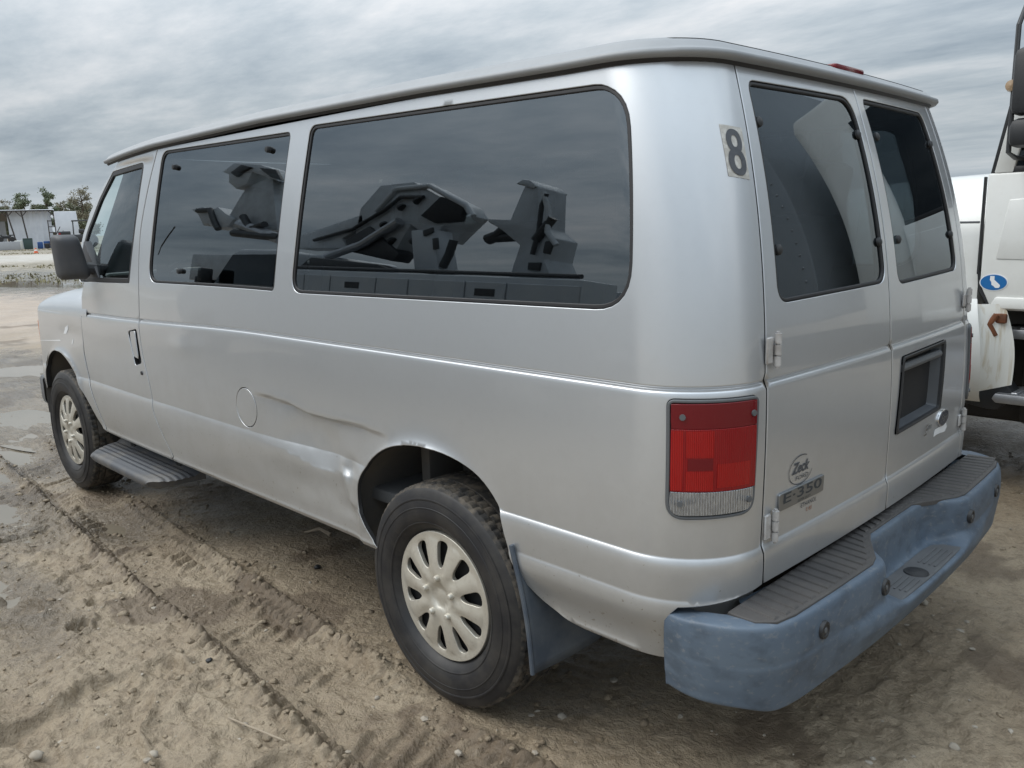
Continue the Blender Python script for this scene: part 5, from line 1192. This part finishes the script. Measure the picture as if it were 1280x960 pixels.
wx_ = (lat(102, 123)-lat(72, 123)); zt2 = hz_(87, 264, 123)
MB().prism([(-wx_/2, .9), (wx_/2, .9), (wx_/2-.25, zt2), (-wx_/2, zt2)], 0, 2.5, bev=.05).build('body', SHEETW, TR_)
MB().box((0, .4, .6), (wx_*.9, .2, .4)).build('undercarriage', POST, TR_)
for x in (-1, .2): MB().lathe([(0, -.1), (.45, -.1), (.48, 0), (.45, .15), (0, .15)], 'y', 16, (x, .1, .48)).build('wheel', TYRE, TR_)
RK = far_root('pipe_rack', 67, 119, label='dark steel storage rack standing in front of the shed', cat='rack')
wr, zr_ = lat(71.5, 119)-lat(63, 119), hz_(67, 275, 119)
for x in (-wr/2, wr/2):
    for y in (0, .8): MB().tube([(x, y, 0), (x, y, zr_)], .06, 6).build('upright', POST, RK)
for i in range(5): MB().box((0, .4, .5+i*(zr_-.6)/4), (wr+.1, .9, .09)).build('shelf', POST, RK)
for i in range(3): MB().tube([(-.4+.2*i, .2, .3), (.9+.3*i, .2, 2.6-.5*i)], .05, 6).build('leaning_bar', POST, RK)
def far_box(name, u0, u1, v0, v1, D, m, label, cat, lid=None, taper=None, group=None):
    R_ = far_root(name, (u0+u1)/2, D, label=label, cat=cat, group=group); wd = lat(u1, D)-lat(u0, D); zz = max(.3, hz_(u0, v0, D))
    MB().box((0, .4, zz/2), (wd, .8, zz), .06, taper=taper).build('body', m, R_)
    if lid: MB().box((0, .4, zz+.05), (wd*1.12, .95, .10), .03).build('lid', lid, R_)
    return R_
far_box('waste_bin', 29, 40, 299, 308, 117, mat('dark_green_plastic', (.045, .075, .07), .5), 'dark green lidded waste bin in front of the shed', 'bin', MATS['dark_green_plastic'], (1.15, 1.1))
tk_ = far_box('water_tank', 14.5, 28, 301, 310, 117, mat('offwhite_plastic', (.60, .60, .56), .5), 'off-white plastic tank left of the green waste bin', 'tank')
MB().box((-.35, -.02, .75), (.28, .04, .2), .01).build('opening', GAP, tk_)
far_box('blue_crate', 46, 53, 302.5, 307, 118, mat('blue_plastic', (.03, .09, .26), .5), 'small blue crate right of the green waste bin', 'crate')
far_box('blue_container', 54, 62, 301.5, 306, 120, MATS['blue_plastic'], 'blue container beside the steel storage rack', 'container')
FT = far_root('flat_trailer', 64, 116, label='low dark flat trailer in front of the storage rack', cat='trailer')
MB().box((0, .6, .55), (1.7, 1.2, .14), .02).build('deck', POST, FT)
for x in (-.5, .5): MB().lathe([(0, -.08), (.28, -.08), (.30, 0), (.28, .1), (0, .1)], 'y', 14, (x, 0, .30)).build('wheel', TYRE, FT)
AT = far_root('quad_bike', 8, 114, label='dark quad bike standing on a grey corrugated platform at the left edge', cat='quad bike')
MB().box((0, .5, .5), (2.6, 1.4, .95), .03).build('platform', CORR, AT)
ab = MB().box((0, .4, 1.5), (1.1, .5, .35), .10).box((-.5, .4, 1.75), (.25, .6, .12), .04).box((.55, .4, 1.72), (.5, .4, .14), .05); ab.build('quad_body', BLACKP, AT)
for x in (-.55, .6): MB().lathe([(0, -.12), (.26, -.12), (.30, 0), (.26, .12), (0, .12)], 'y', 14, (x, .1, 1.26)).build('wheel', TYRE, AT)
CR = far_root('tractor', 100, 110, label='dark tractor with a flat canopy roof showing above the van door mirror', cat='tractor')
DKP = mat('black_machine_paint', (.02, .02, .022), .35, coat=.5)
MB().box((0, .8, 1.15), (3.2, 1.2, .9), .12).box((-1.5, .8, 1.75), (1.3, 1.0, .5), .10).build('body', DKP, CR)
MB().box((.35, .8, 3.15), (2.0, 1.5, .16), .05).build('canopy', DKP, CR)
for x in (-.55, 1.2):
    for y in (.15, 1.45): MB().tube([(x, y, 1.5), (x+.05, y, 3.1)], .05, 6).build('canopy_post', DKP, CR)
MB().box((.3, .8, 1.95), (.6, .6, .5), .08).build('seat', DKP, CR)
MB().box((-2.0, .1, 1.7), (.25, .1, .2), .03).build('tail_light', RED, CR)
for x, r_ in ((-1.2, .55), (1.1, .85)): MB().lathe([(0, -.15), (r_*.9, -.15), (r_, 0), (r_*.9, .15), (0, .15)], 'y', 22, (x, .1, r_)).build('wheel', TYRE, CR)
CO = far_root('traffic_cone', 43, 88, label='orange traffic cone on the verge of the pale gravel road', cat='cone')
OR = mat('cone_orange', (.62, .13, .05), .6)
MB().lathe([(.20, 0), (.18, .05), (.04, .48), (0, .50)], 'z', 20).box((0, 0, .025), (.46, .46, .05), .01).build('cone_body', OR, CO)
MB().lathe([(.125, .22), (.086, .34)], 'z', 20).build('white_band', STICKERW, CO)

# ---- trees behind the shed
BARK = mat('bark', (.10, .075, .055), .9, n_scale=3, n_amt=.5)
LEAFM = [mat('leaf_olive', (.16, .175, .11), .7, n_scale=.8, n_amt=.8, n_col=(.22, .21, .14)), mat('leaf_green', (.15, .185, .115), .7, n_scale=.8, n_amt=.8, n_col=(.20, .21, .135)), mat('leaf_tan', (.22, .205, .145), .7, n_scale=.8, n_amt=.8, n_col=(.23, .20, .135))]  # leaf colours lightened, distance haze is mixed into them
def tree(name, u, D, vt, wpx, m, sparse, label, trunk_v=None, bushy=False):
    R_ = far_root(name, u, D, label=label, cat='tree' if not bushy else 'bush', group='trees behind the far shed'); H_ = hz_(u, vt, D); rad = wpx/2*D/FPX*1.15
    tb = MB(); base_h = H_*(.35 if not bushy else .1); tips = []
    tb.tube([(0, 0, 0), (rng.normal(0, .1), 0, H_*.4), (rng.normal(0, .2), 0, H_*.7), (rng.normal(0, .2), rng.normal(0, .2), H_*.95)], [.22, .17, .11, .03], 7)
    for k in range(16 if not bushy else 12):
        z0 = H_*rng.uniform(.30 if not bushy else .08, .85); a = rng.uniform(0, 2*math.pi); ln = rad*(1.05-.65*(z0/H_))*rng.uniform(.6, 1.1); z1 = min(H_, z0+ln*rng.uniform(.3, .9))
        tb.tube([(0, 0, z0), (ln*.5*math.cos(a), ln*.5*math.sin(a), z0+(z1-z0)*.4), (ln*math.cos(a), ln*math.sin(a), z1)], [.07, .045, .015], 5)
        for f_ in (.55, .8, 1.0): tips.append((ln*f_*math.cos(a), ln*f_*math.sin(a), z0+(z1-z0)*f_))
    tips += [(rng.normal(0, rad*.25), rng.normal(0, rad*.25), H_*rng.uniform(.8, 1.0)) for _ in range(6)]
    tb.build('trunk', BARK, R_)
    lv, lf = [], []; n_l = 80 if not sparse else 46
    for (x, y, z) in tips:
        cr = rad*rng.uniform(.16, .30)
        for _ in range(n_l):
            p = np.array([x, y, z])+rng.normal(0, cr*.6, 3)*np.array([1, 1, .7]); a = rng.normal(0, 1, 3); a /= np.linalg.norm(a); b_ = np.cross(a, rng.normal(0, 1, 3)); b_ /= np.linalg.norm(b_)
            s_ = rng.uniform(.08, .19)*(1.0 if not sparse else .8); k_ = len(lv)
            lv += [p-a*s_, p+b_*s_*.6, p+a*s_, p-b_*s_*.6]; lf.append((k_, k_+1, k_+2, k_+3))
    pobj('crown', lv, lf, m, R_, False)
tree('broadleaf_tree', 36, 148, 243, 20, LEAFM[1], False, 'small rounded tree behind the shed, between the two slanted posts')
tree('broadleaf_tree', 64, 146, 236, 20, LEAFM[1], False, 'pointed green tree behind the shed, above the storage rack')
tree('broadleaf_tree', 107, 140, 231, 26, LEAFM[2], True, 'tallest pale airy tree beside the van windscreen pillar')
tree('broadleaf_tree', 12, 155, 252, 16, LEAFM[2], True, 'low tan tree behind the shed roof at the left edge')
tree('broadleaf_tree', 83, 152, 249, 16, LEAFM[2], True, 'low tan tree behind the white box trailer')
tree('broadleaf_tree', 92, 156, 250, 12, LEAFM[0], True, 'thin olive tree between the trailer and the tallest tree')
for u, vt, w_, m_, lb in ((2, 257, 22, 0, 'olive bush at the far left behind the shed'), (26, 257, 16, 0, 'olive bush left of the rounded tree'), (50, 255, 20, 0, 'olive bush between the rounded and the pointed tree'), (77, 256, 18, 2, 'tan bush right of the pointed tree'), (98, 255, 18, 0, 'olive bush under the tallest tree'), (113, 254, 20, 0, 'olive bush right of the trailer end'), (108, 275, 16, 0, 'low olive bush beside the black car'), (-14, 256, 24, 1, 'green bush beyond the left end of the shed')):
    tree('bush', u, 150 if vt < 270 else 131, vt, w_, LEAFM[m_], False, lb, bushy=True)

# ================================================================== loose things on the mud
def gz(x, y): return float(ground_h(np.array([x]), np.array([y]))[0])
STONE = mat('pale_limestone', (.36, .32, .265), .85, n_scale=25, n_amt=.7, n_col=(.22, .185, .14))
_ico = bmesh.new(); bmesh.ops.create_icosphere(_ico, subdivisions=1, radius=1); IV = np.array([v.co for v in _ico.verts]); IF = [tuple(v.index for v in f.verts) for f in _ico.faces]; _ico.free()
_ico = bmesh.new(); bmesh.ops.create_icosphere(_ico, subdivisions=2, radius=1); IV2 = np.array([v.co for v in _ico.verts]); IF2 = [tuple(v.index for v in f.verts) for f in _ico.faces]; _ico.free()
def stone(V_, r, flat=.65):
    s_ = rng.uniform(.7, 1.3, 3)*r; s_[2] *= flat; n_ = 1+.28*rng.normal(0, 1, len(V_)).clip(-1.2, 1.2)*.6; v = V_*n_[:, None]*s_; a = rng.uniform(0, 6.28); c3, s3 = math.cos(a), math.sin(a)
    return np.stack([v[:, 0]*c3-v[:, 1]*s3, v[:, 0]*s3+v[:, 1]*c3, v[:, 2]], 1)
for (u, v), r, lb in (((193, 950), .017, 'white pebble at the bottom edge left of the twig'), ((44, 936), .022, 'pale flat stone near the lower left corner'), ((307, 911), .010, 'small white pebble beside the twig'), ((702, 898), .013, 'pale pebble behind the rear tyre'), ((1192, 941), .016, 'pale stone at the bottom edge right of the bumper'), ((1155, 757), .018, 'pale pebble beyond the right half of the bumper'), ((471, 868), .010, 'small pale pebble left of the rear tyre')):
    p = onp(u, v, 2, 0); z = gz(p[0], p[1]); pobj('stone', stone(IV2, r)+np.array([p[0], p[1], z+r*.3]), IF2, STONE, None, True, label=lb, cat='stone', group='loose pale stones')
for (u, v), r, lb in (((263, 842), .014, 'dark clod lying in the tyre track'), ((397, 711), .018, 'black clod under the van sill ahead of the rear wheel')):
    p = onp(u, v, 2, 0); pobj('dark_clod', stone(IV2, r)+np.array([p[0], p[1], gz(p[0], p[1])+r*.4]), IF2, BLACKP, None, True, label=lb, cat='clod')
a_, b_ = onp(287, 911, 2, 0), onp(358, 939, 2, 0); tp = [a_+(b_-a_)*f_ for f_ in np.linspace(0, 1, 9)]
TWIG = mat('dry_twig', (.33, .27, .20), .8, n_scale=60, n_amt=.5)
MB().tube([(p[0]+.002*math.sin(i*1.7), p[1], gz(tp[0][0], tp[0][1])*(1-i/8)+gz(tp[8][0], tp[8][1])*i/8+.014) for i, p in enumerate(tp)], [.0035]*8+[.002], 7).build('twig', TWIG, None, label='thin dry twig lying on the mud in the foreground', cat='twig')
a_ = onp(400, 668, 2, 0); MB().tube([(a_[0]-.07, a_[1]-.02, gz(a_[0], a_[1])+.01), (a_[0], a_[1], gz(a_[0], a_[1])+.03), (a_[0]+.05, a_[1]+.06, gz(a_[0], a_[1])+.015)], [.012, .010, .005], 7).build('broken_branch', TWIG, None, label='short pale broken branch under the van sill', cat='branch')
gv, gf = [], []
cv_, cf_ = [], []
def scatter(n, box, rmin, rmax, V_, F_, vv, ff, flat=.65, prob=None, sink=.0):
    pts = []
    while len(pts) < n:
        x, y = rng.uniform(box[0], box[1]), rng.uniform(box[2], box[3])
        if prob is not None and rng.random() > prob(x, y): continue
        pts.append((x, y))
    pts = np.array(pts); hs_ = ground_h(pts[:, 0], pts[:, 1])
    for (x, y), h in zip(pts, hs_):
        r = rmin*(rmax/rmin)**(rng.random()**2.2); b0 = len(vv); s_ = stone(V_, r, flat); vv.extend((s_+np.array([x, y, h+r*flat*sink])).tolist()); ff.extend([tuple(i+b0 for i in f) for f in F_])
scatter(420, (-2.2, .2, -3.5, 1.2), .004, .016, IV, IF, gv, gf)
scatter(240, (-.5, 3.6, .2, 2.3), .003, .011, IV, IF, gv, gf)
scatter(120, (-1.9, 8, 1.2, 3), .004, .014, IV, IF, gv, gf)
pobj('gravel', gv, gf, STONE, None, False, kind='stuff', label='small pale gravel scattered over the mud', cat='gravel')
near_track = lambda x, y: .15+.85*math.exp(-((abs(y-track_y(x))-.20)/.07)**2)
scatter(1500, (-.6, 5.2, .55, 2.3), .004, .020, IV, IF, cv_, cf_, .55, near_track, .2)
scatter(700, (-.2, 4.2, .6, 2.3), .003, .012, IV, IF, cv_, cf_, .55, None, .2)
scatter(500, (-2.4, 0, -3.2, 1.0), .004, .015, IV, IF, cv_, cf_, .5, None, .1)
pobj('mud_clods', cv_, cf_, GM, None, True, kind='stuff', label='crumbled clods of mud along the tyre track', cat='mud')
# weeds on the rough ground beyond the lane
wv, wf_ = [], []
Dw = np.where(rng.random(2600) < .45, rng.uniform(34, 60, 2600), rng.uniform(84, 112, 2600)); lt2 = rng.uniform(-.16, .10, 2600)*Dw
wp = np.array(C0)[None]+np.array(ED)[None]*Dw[:, None]+np.array(ER)[None]*lt2[:, None]; wz = ground_h(wp[:, 0], wp[:, 1]); wn = vnoise(wp[:, 0]*.25, wp[:, 1]*.25)
for (px__, py__, _), z, n0 in zip(wp, wz, wn):
    if n0 < -.05: continue
    for _k in range(4):
        a = rng.uniform(0, 6.28); h = rng.uniform(.03, .12); w2 = rng.uniform(.02, .06); l_ = rng.normal(0, .08, 2); q0 = len(wv); o_ = rng.normal(0, .12, 2)
        wv += [(px__+o_[0]-w2*math.cos(a), py__+o_[1]-w2*math.sin(a), z-.02), (px__+o_[0]+w2*math.cos(a), py__+o_[1]+w2*math.sin(a), z-.02), (px__+o_[0]+l_[0], py__+o_[1]+l_[1], z+h)]; wf_.append((q0, q0+1, q0+2))
pobj('weeds', wv, wf_, mat('dry_weeds', (.19, .165, .085), .9, n_scale=.4, n_amt=.8, n_col=(.10, .10, .045)), None, False, kind='stuff', label='dry weeds on the rough ground beyond the lane', cat='weeds')
